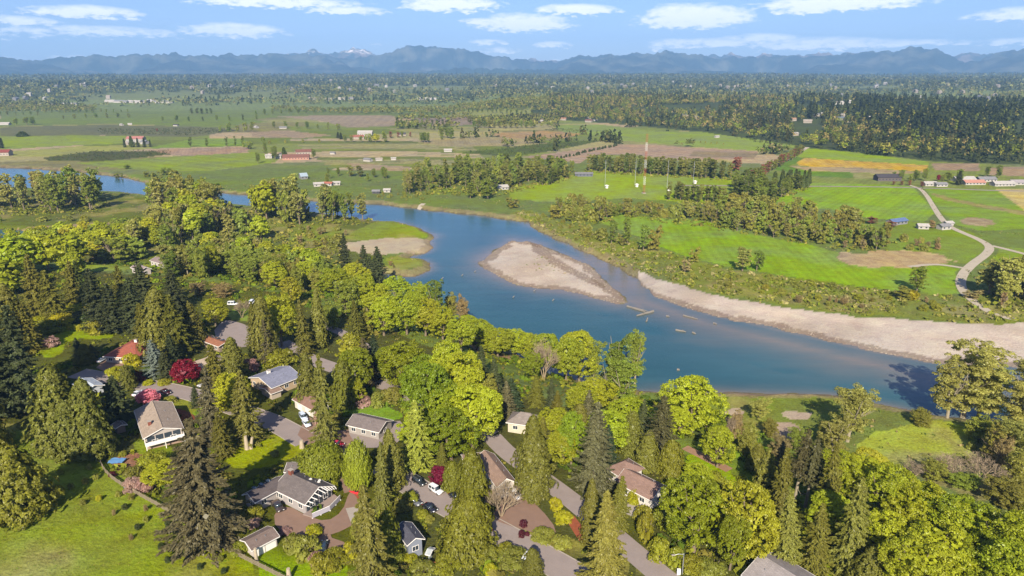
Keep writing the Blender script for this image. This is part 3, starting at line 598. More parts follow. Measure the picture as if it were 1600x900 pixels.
    if chim:
        fx, fy, cm_ = chim; zz = e + rise * (1 - abs(fy * 2 - 1)); ch = MB().box((L*fx-.55, Wd*fy-.45, zz-1), (L*fx+.55, Wd*fy+.45, zz+1.2)); co = ob('chimney', ch.me('chimney', cm_), ro)
        ob('chimney_cap', MB().box((L*fx-.65, Wd*fy-.55, zz+1.2), (L*fx+.65, Wd*fy+.55, zz+1.32)).me('chimney_cap', conc), co)
    inv = Matrix.Translation((o3.x, o3.y, z0)) @ Matrix.Rotation(yaw, 4, 'Z')
    if extra: extra(root, ro, L, Wd, wall_h, rise, inv.inverted())
    HOUSES.append((name, o3, L, Wd)); return root
def loc_of(inv, x, y, z): p = Vector(hit0(x, y, z)); return inv @ Vector((p.x, p.y, z))

# house with the angled deck
def deck_extra(root, ro, L, W_, h, rise, inv):
    # the gable end nearest the drive carries a prow deck with glass balustrade, posts and rafters over it
    end = 0 if (inv.inverted() @ Vector((0, W_ / 2, 0))).y < (inv.inverted() @ Vector((L, W_ / 2, 0))).y else L
    s = -1 if end == 0 else 1; x_ = end; d = 2.2; zf = .55
    P = [(x_ - s * .8, -.2), (x_ + s * d, .3), (x_ + s * (d + 1.3), W_ / 2), (x_ + s * d, W_ - .3), (x_ - s * .8, W_ + .2)]
    if s < 0: P = P[::-1]
    ob('deck', MB().slab([(p[0], p[1], zf) for p in P], .35).me('deck', mat('deck_boards', lin(170,150,140), .8, noise=(1.5, .3))), root)
    pts = [p for p in (P[1:-1])]
    for a, b in zip(pts[:-1], pts[1:]):
        ob('balustrade', MB().slab([(a[0], a[1], zf + 1.0), (b[0], b[1], zf + 1.0), (b[0] + .06 * s, b[1] + .04, zf + 1.0), (a[0] + .06 * s, a[1] + .04, zf + 1.0)], 1.35).me('balustrade', mat('pale_lavender_panel', lin(206,200,212), .5, noise=(2, .15))), root)
        rl = MB().tube([(a[0], a[1], zf + 1.06), (b[0], b[1], zf + 1.06)], .07, 5); ob('handrail', rl.me('handrail', whitem), root)
    for p in P[1:-1] + [(x_ + s * (d + .6), W_ * .25), (x_ + s * (d + .6), W_ * .75)]:
        ob('post', MB().box((p[0] - .12, p[1] - .12, -3.2), (p[0] + .12, p[1] + .12, zf - .3)).me('post', whitem), root)
    n = 9
    for i in range(n + 1):
        f = i / n; yb = f * W_; zb = h + rise * (1 - abs(2 * f - 1)); ob('rafter', MB().slab([(x_ - s * .1, yb - .09, zb - .05), (x_ - s * .1, yb + .09, zb - .05), (x_ + s * (1.2 + 1.8 * (1 - abs(2 * f - 1))), W_ / 2 + (yb - W_ / 2) * .9 + .09, zb - .15 - .1 * f), (x_ + s * (1.2 + 1.8 * (1 - abs(2 * f - 1))), W_ / 2 + (yb - W_ / 2) * .9 - .09, zb - .15 - .1 * f)], .16).me('rafter', whitem), root)
    xg = x_ - s * (.6 - .05)
    for i in range(6):
        f0 = (i + .12) / 6; f1 = (i + .88) / 6; y0 = .8 + f0 * (W_ - 1.6); y1 = .8 + f1 * (W_ - 1.6); t0 = h + (rise - .9) * (1 - abs(2 * f0 - 1)); t1 = h + (rise - .9) * (1 - abs(2 * f1 - 1))
        q = [(xg, y0, zf + .1), (xg, y1, zf + .1), (xg, y1, t1), (xg, y0, t0)]; ob('glass_panel', MB().quad(*(q if s > 0 else q[::-1])).me('glass_panel', glassm), root)
    for fx, fy in ((.25, .25), (.45, .3), (.35, .12)):
        ob('skylight', MB().box((L * fx - .3, W_ * fy - .3, h + rise * fy * 2 - .1), (L * fx + .3, W_ * fy + .3, h + rise * fy * 2 + .25)).me('skylight', whitem), ro)
GREY = (126,116,112); TAUPE = (190,170,150); BRN = (156,122,106); LB = (168,140,122); BLUE = (150,152,170); REDB = (178,104,84)
house('house', (522,759), (476,789), (425,764), 3.5, 2.6, GREY, (186,178,174), 'grey-roofed house with a white angled glass deck above the brown drive', extra=deck_extra, chim=(.86, .5, brickm), wins=True)
def sky3(root, ro, L, W_, h, rise, inv):
    for f in (.3, .5, .7): ob('skylight', MB().box((L * f - .45, W_ * .22 - .9, h + rise * .44 - .25), (L * f + .45, W_ * .22 + .9, h + rise * .44 + .32)).me('skylight', glassm), ro)
house('house_wing', (438,742), (452,757), (398,786), 3.4, 1.6, (110,100,98), (190,180,172), 'dark shaded roof wing with three skylights beneath the huge spruce', extra=sky3, cat='house wing')
house('house_wing', (456,722), (443,738), (477,740), 4.0, 1.5, GREY, (200,190,180), 'short grey-roofed wing behind the long deck house', cat='house wing', wins=False)
def garage_doors(root, ro, L, W_, h, rise, inv):
    for i in range(2):
        cx = L * (.3 + .4 * i); g = ob('garage_door', MB().box((cx - 1.3, .6 - .08, 0), (cx + 1.3, .6, 2.2)).me('garage_door', whitem), root)
        g2 = ob('garage_door', MB().box((cx - 1.3, W_ - .6, 0), (cx + 1.3, W_ - .6 + .08, 2.2)).me('garage_door', whitem), root)
house('garage', (376,843), (393,861), (437,838), 2.7, 1.1, (140,122,112), (222,210,198), 'detached brown-roofed garage beside the wire fence', extra=garage_doors, cat='garage', wins=False)
def h3(root, ro, L, W_, h, rise, inv):
    end = 0 if (inv.inverted() @ Vector((0, W_ / 2, 0))).y < (inv.inverted() @ Vector((L, W_ / 2, 0))).y else L
    s = -1 if end == 0 else 1; x_ = end - s * .6; z = 2.6
    a, b = sorted((x_, x_ + s * 2.0)); ob('balcony', MB().box((a, .3, z - .25), (b, W_ - .3, z)).me('balcony', whitem), root)
    ob('balustrade', MB().box((x_ + s * 2.0 - .05, .3, z), (x_ + s * 2.0 + .05, W_ - .3, z + 1.0)).me('balustrade', whitem), root)
    for y_ in (.3, W_ - .36): a, b = sorted((x_, x_ + s * 2.0)); ob('balustrade', MB().box((a, y_, z), (b, y_ + .08, z + 1.0)).me('balustrade', whitem), root)
    for i in range(4):
        y0 = .9 + i * (W_ - 1.8) / 4; q = [(x_ + s * .04, y0 + .15, z + .2), (x_ + s * .04, y0 + (W_ - 1.8) / 4 - .15, z + .2), (x_ + s * .04, y0 + (W_ - 1.8) / 4 - .15, h - .1), (x_ + s * .04, y0 + .15, h - .1)]
        ob('glass_door', MB().quad(*(q if s > 0 else q[::-1])).me('glass_door', glassm), root)
    for i in range(2):
        y0 = 1.2 + i * (W_ / 2 - .6); a, b = sorted((x_, x_ + s * .08)); ob('garage_door', MB().box((a, y0, 0), (b, y0 + W_ / 2 - 1.6, 2.1)).me('garage_door', mat('tan_door', lin(190,160,140))), root)
    for y_ in (.4, W_ / 2, W_ - .5): ob('post', MB().box((x_ + s * 1.9 - .1, y_ - .1, -.5), (x_ + s * 1.9 + .1, y_ + .1, z - .25)).me('post', whitem), root)
house('house', (288,671), (223,686), (209,642), 4.6, 2.0, TAUPE, (204,192,180), 'beige-roofed house with white balcony over garage doors by the spruce', extra=h3, chim=(.3, .75, brickm))
house('house', (232,532), (160,557), (212,560), 3.0, 2.6, REDB, (226,206,182), 'red-brown hip-roofed house beside the pond garden', hip=True, chim=(.5, .6, whitem))
house('house', (352,560), (326,579), (299,566), 3.0, 2.2, TAUPE, (226,214,196), 'pale brown hip-roofed house behind the dark red maple', hip=True, chim=(.8, .4, whitem))
house('house', (404,584), (424,607), (472,588), 3.6, 2.2, BLUE, (210,184,150), 'blue-grey roofed house with a white chimney', chim=(.35, .55, whitem))
house('garage', (412,603), (423,616), (442,609), 2.6, .8, LB, (206,190,170), 'tan garage attached below the blue-grey roof', cat='garage', wins=False)
house('house', (476,608), (456,624), (487,641), 3.2, 1.8, BRN, (240,232,216), 'low white-walled house with a brown shingle roof', extra=garage_doors)
house('house', (562,645), (540,664), (592,676), 3.0, 1.8, (140,128,124), (180,172,164), 'grey-roofed house half hidden by cedars above the cars', )
house('house', (806,644), (790,660), (842,668), 3.6, 2.4, (156,144,136), (228,216,192), 'grey hip-roofed house under the blue-green fir', hip=True)
house('house', (850,660), (838,669), (852,688), 3.2, 1.2, (176,164,156), (240,230,220), 'low pale-roofed extension beside the grey hip-roofed house', wins=True)
house('house', (800,744), (776,762), (742,716), 4.2, 2.0, LB, (232,222,208), 'brown gabled house with white trim between the two lanes')
house('house', (740,708), (724,726), (758,722), 3.8, 1.4, (150,126,112), (220,210,198), 'small brown-roofed annex behind the bushy cedars', wins=False)
house('house', (1048,763), (1018,783), (960,753), 3.4, 2.4, (162,132,118), (246,238,226), 'long white-walled house with a brown roof above the right lane')
house('house_wing', (1000,727), (972,748), (946,731), 3.4, 2.2, (162,132,118), (240,232,220), 'brown-roofed wing behind the long white-walled house', cat='house wing', hip=True, wins=False)
house('house', (1215,864), (1158,899), (1225,944), 3.2, 2.6, (172,162,158), (220,212,200), 'pale grey-roofed house at the lawn edge by the yellow maple')
house('house', (664,842), (636,853), (616,826), 4.5, 1.2, (98,98,108), (150,156,168), 'blue-grey walled house in the shade of the great cedar')
house('house', (350,531), (341,542), (309,530), 2.8, .8, (176,120,92), (170,150,130), 'low rust-coloured roof with a skylight beside the parking court', extra=sky3)
house('house', (261,403), (254,413), (233,407), 3.5, 2.0, (160,140,134), (222,210,200), 'brown gabled house by the bright lawn beyond the firs')
house('house', (226,416), (219,424), (203,418), 3.0, 1.8, (170,150,146), (214,200,192), 'pale brown outbuilding beside the gabled house beyond the firs')
house('carport', (190,656), (180,670), (173,664), 2.4, .6, (132,120,112), (150,136,124), 'small grey carport in the shade of the dark conifers', cat='carport', wins=False)
house('house', (140,588), (132,612), (112,600), 3.0, 1.2, (206,214,222), (220,222,224), 'white metal-roofed house with a pale blue panel beneath the firs', wins=False)
house('garden_shed', (678,856), (672,868), (664,866), 2.2, .5, (200,206,206), (206,220,218), 'white shed with a teal base beside the shaded house', cat='shed', wins=False)

# ------------------------------------------------------------------ farm buildings and far houses (x, y, length, width, height, yaw, roof, wall, label)
def farm(name, x, y, L, W_, h, yaw, rc, wc, label, rise=None, cat='building', group=None, win=True, chim=False):
    p = hit(x, y); root = E(name, (p.x, p.y, p.z - .3), R(yaw), label, cat, group); rise = W_ * .28 if rise is None else rise; l, w_ = L / 2, W_ / 2
    mb = MB()
    for f in (((-l,-w_,0),(l,-w_,0),(l,-w_,h),(-l,-w_,h)), ((l,w_,0),(-l,w_,0),(-l,w_,h),(l,w_,h)), ((l,-w_,0),(l,w_,0),(l,w_,h),(l,0,h+rise-.1),(l,-w_,h)), ((-l,w_,0),(-l,-w_,0),(-l,-w_,h),(-l,0,h+rise-.1),(-l,w_,h))): mb.quad(*f)
    ob('wall', mb.me('wall', mat('wall_%d_%d_%d' % wc, lin(*wc), .85, noise=(.8, .15))), root)
    l2, w2 = l + .6, w_ + .7; e = h - .15
    ob('roof', MB().slab([(-l2,-w2,e),(l2,-w2,e),(l2,0,h+rise),(-l2,0,h+rise)], .2).slab([(l2,w2,e),(-l2,w2,e),(-l2,0,h+rise),(l2,0,h+rise)], .2).me('roof', roofmat(rc)), root)
    if win:
        for i in range(max(1, int(L / 4))):
            cx = -l + (i + .5) * L / max(1, int(L / 4)); ob('window', MB().box((cx - .7, -w_ - .05, h * .4), (cx + .7, -w_ + .05, h * .4 + 1.2)).me('window', glassm), root)
    if chim: ob('chimney', MB().box((l * .3, -.5, h + rise - 1), (l * .3 + 1, .5, h + rise + 1)).me('chimney', brickm), root)
    return root
RD = (142,98,86); WH = (200,193,184); GY = (150,148,148); DK = (92,88,88); TN = (190,176,160)
farm('barn', 463,249,38,13,4.5,10, RD, (200,150,130), 'long red-roofed barn beside the tall poplar at the farm', cat='barn')
farm('barn', 438,247,12,9,5,80, WH, WH, 'white gabled barn next to the long red barn', cat='barn'); farm('farmhouse', 421,247,10,8,5,0, WH, WH, 'white farmhouse west of the red barn', cat='farmhouse', chim=True)
farm('barn', 476,241,26,12,5,20, RD, TN, 'smaller red-roofed shed behind the long red barn', cat='shed')
farm('farmhouse', 213,222,30,16,7,5, (190,130,120), WH, 'large white farmhouse with a pinkish roof among dark trees', cat='farmhouse', chim=True)
farm('barn', 203,226,14,10,5,60, WH, TN, 'white shed by the large farmhouse among dark trees', cat='shed'); farm('farmhouse', 226,225,12,10,5,-20, GY, WH, 'grey-roofed cottage by the large farmhouse among dark trees', cat='cottage')
farm('farm_building', 571,212,30,15,7,0, WH, WH, 'big white block standing among orange trees in the strip fields')
farm('farm_building', 558,217,26,12,5,10, (170,110,90), TN, 'low red-brown shed by the big white block', cat='shed'); farm('farm_building', 628,212,16,10,4,10, DK, TN, 'dark low shed at the end of the tree row by the strip fields', cat='shed')
farm('farm_building', 912,275,22,9,4,0, GY, (120,120,130), 'small grey transmitter hut at the meadow corner', cat='hut', rise=1.2)
farm('farmhouse', 3,243,26,14,6,10, (150,80,70), TN, 'dark red farm roof at the field edge beyond the river bend', cat='farmhouse')
farm('shed', 498,291,11,6,3.5,20, WH, WH, 'white shed on the grass beyond the cottonwoods', cat='shed'); farm('shed', 513,290,10,5,3.5,-10, (190,120,100), WH, 'red-roofed shed on the grass beyond the cottonwoods', cat='shed'); farm('shed', 526,289,8,5,3.5,10, WH, WH, 'second white shed beside the red-roofed one beyond the cottonwoods', cat='shed')
farm('shed', 474,279,8,12,4,30, (180,196,206), GY, 'pale blue metal shed behind the cottonwoods', cat='shed'); farm('shed', 605,300,7,5,3,0, WH, WH, 'tiny white hut above the river bank', cat='hut'); farm('shed', 588,302,8,5,3,0, GY, DK, 'tiny dark hut above the river bank', cat='hut')
farm('cottage', 782,296,16,8,3.5,20, WH, WH, 'white cottage in the gap of the riverside wood', cat='cottage')
farm('barn', 1386,282,28,12,5,0, (84,80,84), (110,100,96), 'dark barn at the field edge before the orchard', cat='barn')
for (x, y, L, W_, rc, wc, lb) in [(1505,283,30,14,WH,WH,'white packing shed with pale roof at the tree-ringed farmstead'),(1520,288,30,12,(206,150,130),WH,'pink-roofed white shed fronting the farmstead road'),(1540,283,26,12,GY,WH,'grey-roofed shed east of the white packing shed'),
        (1452,290,18,10,WH,WH,'white bungalow at the west end of the farmstead'),(1469,291,16,9,GY,WH,'grey-roofed bungalow in the middle of the farmstead'),(1566,290,30,12,WH,WH,'long white shed at the east end of the farmstead'),(1590,288,24,12,(180,170,170),WH,'pale shed beyond the farmstead east end')]:
    farm('farm_building', x, y, L * .8, W_ * .8, 3.2, 3, rc, wc, lb, cat='farm building')
farm('shed', 1401,350,18,7,3.5,25, (110,130,170), GY, 'blue-roofed open shed on the bare patch by the lane', cat='shed'); farm('farmhouse', 1441,357,8,6,3,-10, WH, WH, 'white cottage among trees beside the gravel lane', cat='cottage')
farm('farmhouse', 1474,358,9,6,3.5,15, GY, WH, 'grey-roofed white cottage at the gravel lane bend', cat='cottage'); farm('shed', 1481,352,7,5,2.8,15, WH, WH, 'white shed just behind the lane cottage', cat='shed')
hl = [(920,189,26,RD),(1070,180,24,GY),(1085,183,20,TN),(1110,180,22,RD),(1238,187,24,(190,150,120)),(1262,190,26,TN),(1275,180,22,GY),(1287,178,20,WH),(1312,186,34,(120,130,140)),(1316,180,16,WH),(1325,189,20,GY),(1242,210,18,WH),(1355,184,18,WH),(1380,183,20,RD),(860,187,24,GY),(880,186,24,(190,140,110)),(845,190,20,WH)]
for i, (x, y, L, rc) in enumerate(hl): farm('hill_house', x, y + 2, L * .7, L * .38, 5.5, (i * 37) % 60 - 30, rc, (176,164,148), 'house among the trees on the wooded hill across the fields', cat='house', group='houses scattered on the wooded hill', win=False)
# barns in the middle of the valley
rs = random.Random(4)
vl = [(190,195,14,WH),(203,194,12,WH),(8,194,30,WH),(275,196,16,DK),(398,199,24,WH),(442,200,20,GY),(700,236,16,WH),(520,240,10,GY),(575,251,16,GY),(592,250,12,TN),(615,249,9,WH),(870,186,20,TN),(920,184,16,WH),(1120,214,12,WH),(930,188,14,GY)]
for i, (x, y, L, rc) in enumerate(vl): farm('valley_barn', x, y + 1, L * .8, L * .4, 3.5, (i * 53) % 70 - 35, rc, WH, 'small pale farm building out in the middle of the valley fields', cat='farm building', group='far farm buildings in the valley fields', win=False)
for (x0, x1, y, n, lb) in [(65,120,165,7,'white sheds in a row at the foot of the far wooded plateau'),(170,265,160,9,'long white greenhouses at the foot of the far plateau'),(485,560,156,4,'white sheds at the edge of the far green field'),(650,680,156,3,'pale sheds at the edge of the far green field'),(1545,1600,160,5,'white warehouses at the far edge of the valley'),(1300,1420,162,7,'pale sheds beyond the wooded hill'),(1000,1040,158,3,'pale sheds below the far plateau')]:
    for i in range(n): farm('far_shed', x0 + (x1 - x0) * (i + .5) / n + rs.uniform(-3, 3), y + rs.uniform(-1, 1), rs.uniform(24, 50), 18, 6, rs.uniform(-15, 15), rs.choice([WH, WH, GY, TN]), WH, lb, cat='shed', group=lb, win=False)
# scattered homes on the far plateau: one mass of specks
V_, F_, Cc = [], [], []
for i in range(120):
    az_ = R(rs.uniform(-40, 40)); d_ = rs.choice([rs.uniform(3300, 5000), rs.uniform(3300, 9000)]); x, y = d_ * math.sin(az_), d_ * math.cos(az_); z = Hs(x, y) + 6
    L = rs.uniform(10, 22); a = rs.uniform(0, 3); ca, sa = math.cos(a), math.sin(a); n = len(V_); c_ = lin(*rs.choice([WH, TN, GY]), .42)
    for (u, v_, h) in ((-L,-8,0),(L,-8,0),(L,8,0),(-L,8,0),(-L,-8,11),(L,-8,11),(L,8,11),(-L,8,11),(-L,0,16),(L,0,16)): V_.append((x + u * .5 * ca - v_ * sa, y + u * .5 * sa + v_ * ca, z + h)); Cc.append(c_)
    for f in ((0,1,5,4),(1,2,6,5),(2,3,7,6),(3,0,4,7),(4,5,9,8),(6,7,8,9),(4,8,7,7),(5,6,9,9)): F_.append(tuple(n + k for k in f))
me = bpy.data.meshes.new('far_houses'); me.from_pydata(V_, [], [tuple(dict.fromkeys(f)) for f in F_]); vcol(me, Cc)
vm = bpy.data.materials.new('painted_walls'); vm.use_nodes = True; T = NT(vm.node_tree); T.l.new(T.node('ShaderNodeVertexColor', layer_name='Col').outputs[0], T.n['Principled BSDF'].inputs['Base Color']); me.materials.append(vm)
ob('far_houses', me, kind='stuff', label='tiny pale houses scattered over the far wooded plateau', cat='houses')

# ------------------------------------------------------------------ radio masts
redp = mat('mast_red', lin(200,84,66), .6); whp = mat('mast_white', lin(225,222,216,.8), .6)
def lattice(x, y, ytop, wd, label, banded, name='radio_mast'):
    p = hit(x, y); rng0 = math.hypot(p.x, p.y); d_ = ray(x, ytop); h = CZ + d_[2] * rng0 / math.hypot(d_[0], d_[1]) - p.z
    root = E(name, (p.x, p.y, p.z), .3, label, 'radio mast'); n = 7 if banded else 1; hs = h / n
    for k in range(n):
        mb = MB(); z0 = k * hs; z1 = z0 + hs; C3 = [(wd * math.cos(a), wd * math.sin(a)) for a in (0, 2.094, 4.189)]; st = int(hs / (wd * 2.2)) + 1
        for i in range(3):
            a, b = C3[i], C3[(i + 1) % 3]; mb.tube([(a[0], a[1], z0), (a[0], a[1], z1)], .08 if banded else .035, 4)
            for j in range(st):
                u0 = z0 + (z1 - z0) * j / st; u1 = z0 + (z1 - z0) * (j + 1) / st
                mb.tube([(a[0], a[1], u0), (b[0], b[1], u1)], .035, 3, False); mb.tube([(a[0], a[1], u1), (b[0], b[1], u1)], .035, 3, False)
        ob('mast_section', mb.me('mast_section', (redp if k % 2 == 0 else whp) if banded else metal), root)
    ob('plinth', MB().box((-wd * 1.6, -wd * 1.6, -.5), (wd * 1.6, wd * 1.6, .6)).me('plinth', conc), root)
    return h
hh_ = lattice(1006,302,209,1.2,'tall red and white lattice radio mast in the green meadow',True)
for x, y, yt, lb in ((945,293,250,'thin guyed mast, western one of the meadow masts'),(992,291,248,'thin guyed mast just west of the red and white mast'),(1042,297,250,'thin guyed mast just east of the red and white mast'),(1083,286,252,'thin guyed mast, easternmost in the meadow')):
    lattice(x, y, yt, .22, lb, False, 'guyed_mast')
    p = hit(x + 3, y + 1); t = E('tuning_hut', (p.x, p.y, p.z), .4, 'white tuning hut under the ' + lb.split('guyed ')[1], 'hut')
    ob('wall', MB().box((-1.1, -1.1, 0), (1.1, 1.1, 3)).me('wall', whitem), t); ob('roof', MB().slab([(-1.9,-1.9,3),(1.9,-1.9,3),(0,0,4)],.1).slab([(1.9,-1.9,3),(1.9,1.9,3),(0,0,4)],.1).slab([(1.9,1.9,3),(-1.9,1.9,3),(0,0,4)],.1).slab([(-1.9,1.9,3),(-1.9,-1.9,3),(0,0,4)],.1).me('roof', whitem), t)

# ------------------------------------------------------------------ vehicles
tyrem = mat('tyre_rubber', (.02, .02, .02), .9); rimm = mat('alloy_rim', (.4, .4, .42), .3, .5, .8); lampm = mat('lamp_glass', (.7, .7, .65), .15, .6); tailm = mat('tail_lamp', (.35, .02, .02), .2, .5)
paint = mat('car_paint', None, .28, .5, objcol=True, coat=.6)
def shell(prof, w_, name, m_, inset=.0, top=1.0):
    """prof: list of (x, z) around the side outline; widths pull in with height"""
    mb = MB(); n = len(prof); zmax = max(p[1] for p in prof)
    for s in (-1, 1):
        for (x, z) in prof: mb.v.append((x, s * w_ * (1 - (top if z > .95 else 0) * .16 * (z - .95) / max(.01, zmax - .95) if z > .95 else 1 - .04 * (z < .4)), z))
    for i in range(n): j = (i + 1) % n; mb.f.append((i, j, n + j, n + i))
    mb.f.append(tuple(range(n))[::-1]); mb.f.append(tuple(range(n, 2 * n)))
    me = mb.me(name, m_); bm = bmesh.new(); bm.from_mesh(me); bmesh.ops.recalc_face_normals(bm, faces=bm.faces); bmesh.ops.bevel(bm, geom=[e for e in bm.edges], offset=.06, segments=2, affect='EDGES', clamp_overlap=True); bm.to_mesh(me); bm.free(); me.polygons.foreach_set('use_smooth', [True] * len(me.polygons)); return me
TYPES = {
 'suv':    (4.7, .93, [(-2.3,.35),(-2.35,.75),(-2.3,1.05),(2.0,1.05),(2.3,.9),(2.35,.6),(2.3,.35)], [(-2.2,1.0),(-2.05,1.68),(-1.7,1.76),(.35,1.76),(1.15,1.05)]),
 'sedan':  (4.6, .90, [(-2.25,.32),(-2.3,.7),(-2.2,.95),(1.9,.92),(2.2,.78),(2.28,.55),(2.2,.32)], [(-1.75,.9),(-1.05,1.38),(-.6,1.45),(.2,1.45),(1.05,.92)]),
 'van':    (5.0, .98, [(-2.45,.35),(-2.5,.8),(-2.45,1.1),(2.1,1.1),(2.42,.95),(2.48,.6),(2.42,.35)], [(-2.4,1.05),(-2.3,1.85),(-2.0,1.95),(.7,1.95),(1.6,1.1)]),
 'pickup': (5.4, .97, [(-2.65,.42),(-2.7,.8),(-2.65,1.05),(2.3,1.08),(2.62,.95),(2.68,.65),(2.6,.42)], [(-.75,1.03),(-.6,1.72),(-.3,1.8),(.75,1.8),(1.4,1.07)])}
protos = {}
def vehicle_proto(kind):
    L, w_, body, cab = TYPES[kind]; root = E('parked_' + kind, (0, 0, 0)); root.name = 'parked_' + {'suv': 'suv', 'sedan': 'car', 'van': 'van', 'pickup': 'pickup'}[kind]
    ob('body', shell(body, w_, 'body', paint), root)
    ob('cabin', shell(cab, w_ * .95, 'cabin', glassm), root)
    xr = [p for p in cab if p[1] > max(q[1] for q in cab) - .12]; x0 = min(p[0] for p in xr) - .02; x1 = max(p[0] for p in xr) + .02; zt = max(q[1] for q in cab)
    ob('roof_panel', MB().box((x0, -w_ * .79, zt - .04), (x1, w_ * .79, zt + .045)).me('roof_panel', paint), root)
    for s in (-1, 1):
        for px in (x0, (x0 + x1) / 2, x1 - .1): ob('pillar', MB().slab([(px, s * w_ * .80, zt), (px + .1, s * w_ * .80, zt), (px + .16, s * w_ * .97, 1.0), (px, s * w_ * .97, 1.0)], .05).me('pillar', paint), root)
        ob('headlight', MB().box((L / 2 - .16, s * w_ * .68 - .17, .66), (L / 2 + .02, s * w_ * .68 + .17, .82)).me('headlight', lampm), root)
        ob('tail_light', MB().box((-L / 2 - .03, s * w_ * .75 - .14, .7), (-L / 2 + .1, s * w_ * .75 + .14, .92)).me('tail_light', tailm), root)
        ob('mirror', MB().box((cab[-1][0] - .35, s * (w_ + .03) - .09, .95), (cab[-1][0] - .2, s * (w_ + .03) + .09, 1.1)).me('mirror', paint), root)
        for x in (-L * .3, L * .31):
            wh = ob('wheel', MB().tube([(x, s * (w_ - .2), .34), (x, s * (w_ + .01), .34)], .34, 16).me('wheel', tyrem), root); ob('rim', MB().tube([(x, s * (w_ + .005), .34), (x, s * (w_ + .025), .34)], .2, 10).me('rim', rimm), wh)
    if kind == 'pickup':
        ob('cargo_bed', MB().box((-2.5, -.8, 1.06), (-.85, .8, 1.09)).me('cargo_bed', mat('bed_liner', (.10, .07, .05))), root)
    if kind in ('suv', 'van'):
        for s in (-1, 1): ob('roof_rail', MB().tube([(x0 + .2, s * w_ * .62, zt + .09), (x1 - .2, s * w_ * .62, zt + .09)], .03, 5).me('roof_rail', metal), root)
    return root
def park(kind, x, y, x2, y2, col, label, dz=.13):
    new = kind not in protos
    if new: protos[kind] = vehicle_proto(kind)
    o = protos[kind] if new else copy_tree(protos[kind]); a, b = hit(x, y), hit(x2, y2)
    o.location = (a.x, a.y, Hs(a.x, a.y) + dz); o.rotation_euler = (0, 0, math.atan2(b.y - a.y, b.x - a.x)); o['label'] = label; o['category'] = {'sedan': 'car', 'suv': 'car'}.get(kind, kind)
    for c in o.children: c.color = lin(*col, .8) + (1,)
park('suv', 655,756, 662,760, (40,44,46), 'black sport utility car parked at the road edge by the dark red tree')
park('suv', 681,769, 688,773, (240,240,238), 'white sport utility car parked next to the mulch bed')
park('sedan', 712,780, 719,785, (40,42,46), 'dark car parked just ahead of the white sport utility car')
park('sedan', 648,787, 655,791, (96,98,102), 'dark grey car on the near kerb of the road')
park('sedan', 672,797, 679,801, (34,34,42), 'black car on the near kerb ahead of the grey one')
park('pickup', 434,795, 440,803, (64,54,50), 'dark brown pickup parked on the brown drive by the red shrub', .2)
park('sedan', 505,859, 507,852, (46,60,72), 'dark blue car parked at the garden end of the brown drive', .2)
park('van', 804,777, 811,783, (236,236,234), 'white minivan on the brown drive under the tall cone-shaped cedar', .2)
park('van', 825,876, 829,869, (240,240,240), 'white van at the near road edge among the shrubs')
park('sedan', 527,697, 534,698, (200,30,44), 'red car beside the olive cedar at the top of the narrow drive', .17)
park('suv', 474,655, 479,661, (210,222,236), 'pale blue car in front of the white-walled house', .2); park('sedan', 479,665, 484,671, (226,232,240), 'white car nearest the shaded court by the white-walled house', .2)
park('sedan', 259,615, 266,618, (70,24,26), 'dark maroon car at the kerb beside the pink blossom tree'); park('sedan', 216,617, 222,614, (226,226,230), 'white car tucked behind the pink blossom tree', .1)
park('sedan', 160,565, 166,562, (150,156,164), 'silver car beside the red-brown hip roof', .2); park('suv', 197,583, 204,584, (214,220,224), 'silver covered car under the golden tree by the lane')
park('van', 364,477, 369,477, (240,240,236), 'white van on the grass beyond the lime-green tree', .1); park('van', 394,474, 397,471, (240,240,240), 'white box van beside the bare pinkish tree', .1)
park('sedan', 318,606, 323,607, (232,232,234), 'white car half hidden beside the dark red maple', .1); park('sedan', 585,667, 590,664, (220,224,228), 'white car in the tree shade beside the half-hidden grey house', .2)
# boat on the lawn path, kayak
p = hit(556, 772); k_ = E('kayak', (p.x, p.y, Hs(p.x, p.y) + .25), R(-20), 'red kayak lying on the mulch beside the drive', 'kayak')
mb = MB(); mb.tube([(-2.2,0,.25),(-1.6,0,.16),(-.6,0,.14),(.6,0,.14),(1.6,0,.16),(2.2,0,.25)], [.03,.25,.38,.38,.25,.03], 10); ob('hull', mb.me('hull', mat('red_plastic', lin(230,60,66), .35)), k_); ob('cockpit', MB().tube([(0,0,.5),(0,0,.535)], .3, 10).me('cockpit', darkm), k_)
# street lamp with its box
p = hit(1066, 897); z0 = p.z; d_ = ray(1066, 864); h = CZ + d_[2] * math.hypot(p.x, p.y) / math.hypot(d_[0], d_[1]) - z0
sl = E('street_lamp', (p.x, p.y, z0), 0, 'grey street lamp with a short arm beside the right-hand lane', 'street lamp')
ob('pole', MB().tube([(0,0,-.3),(0,0,h)], [.13,.09], 8).me('pole', metal), sl); ob('arm', MB().tube([(0,0,h-.3),(-1.2,0,h-.2),(-2.2,0,h-.5)], .05, 6).me('arm', metal), sl)
ob('lamp_head', MB().slab([(-2.8,-.2,h-.45),(-2.0,-.2,h-.4),(-2.0,.2,h-.4),(-2.8,.2,h-.45)], .16).me('lamp_head', conc), sl); ob('control_box', MB().box((-1.3,-.4,0),(-.5,.1,1.5)).me('control_box', whitem), sl)
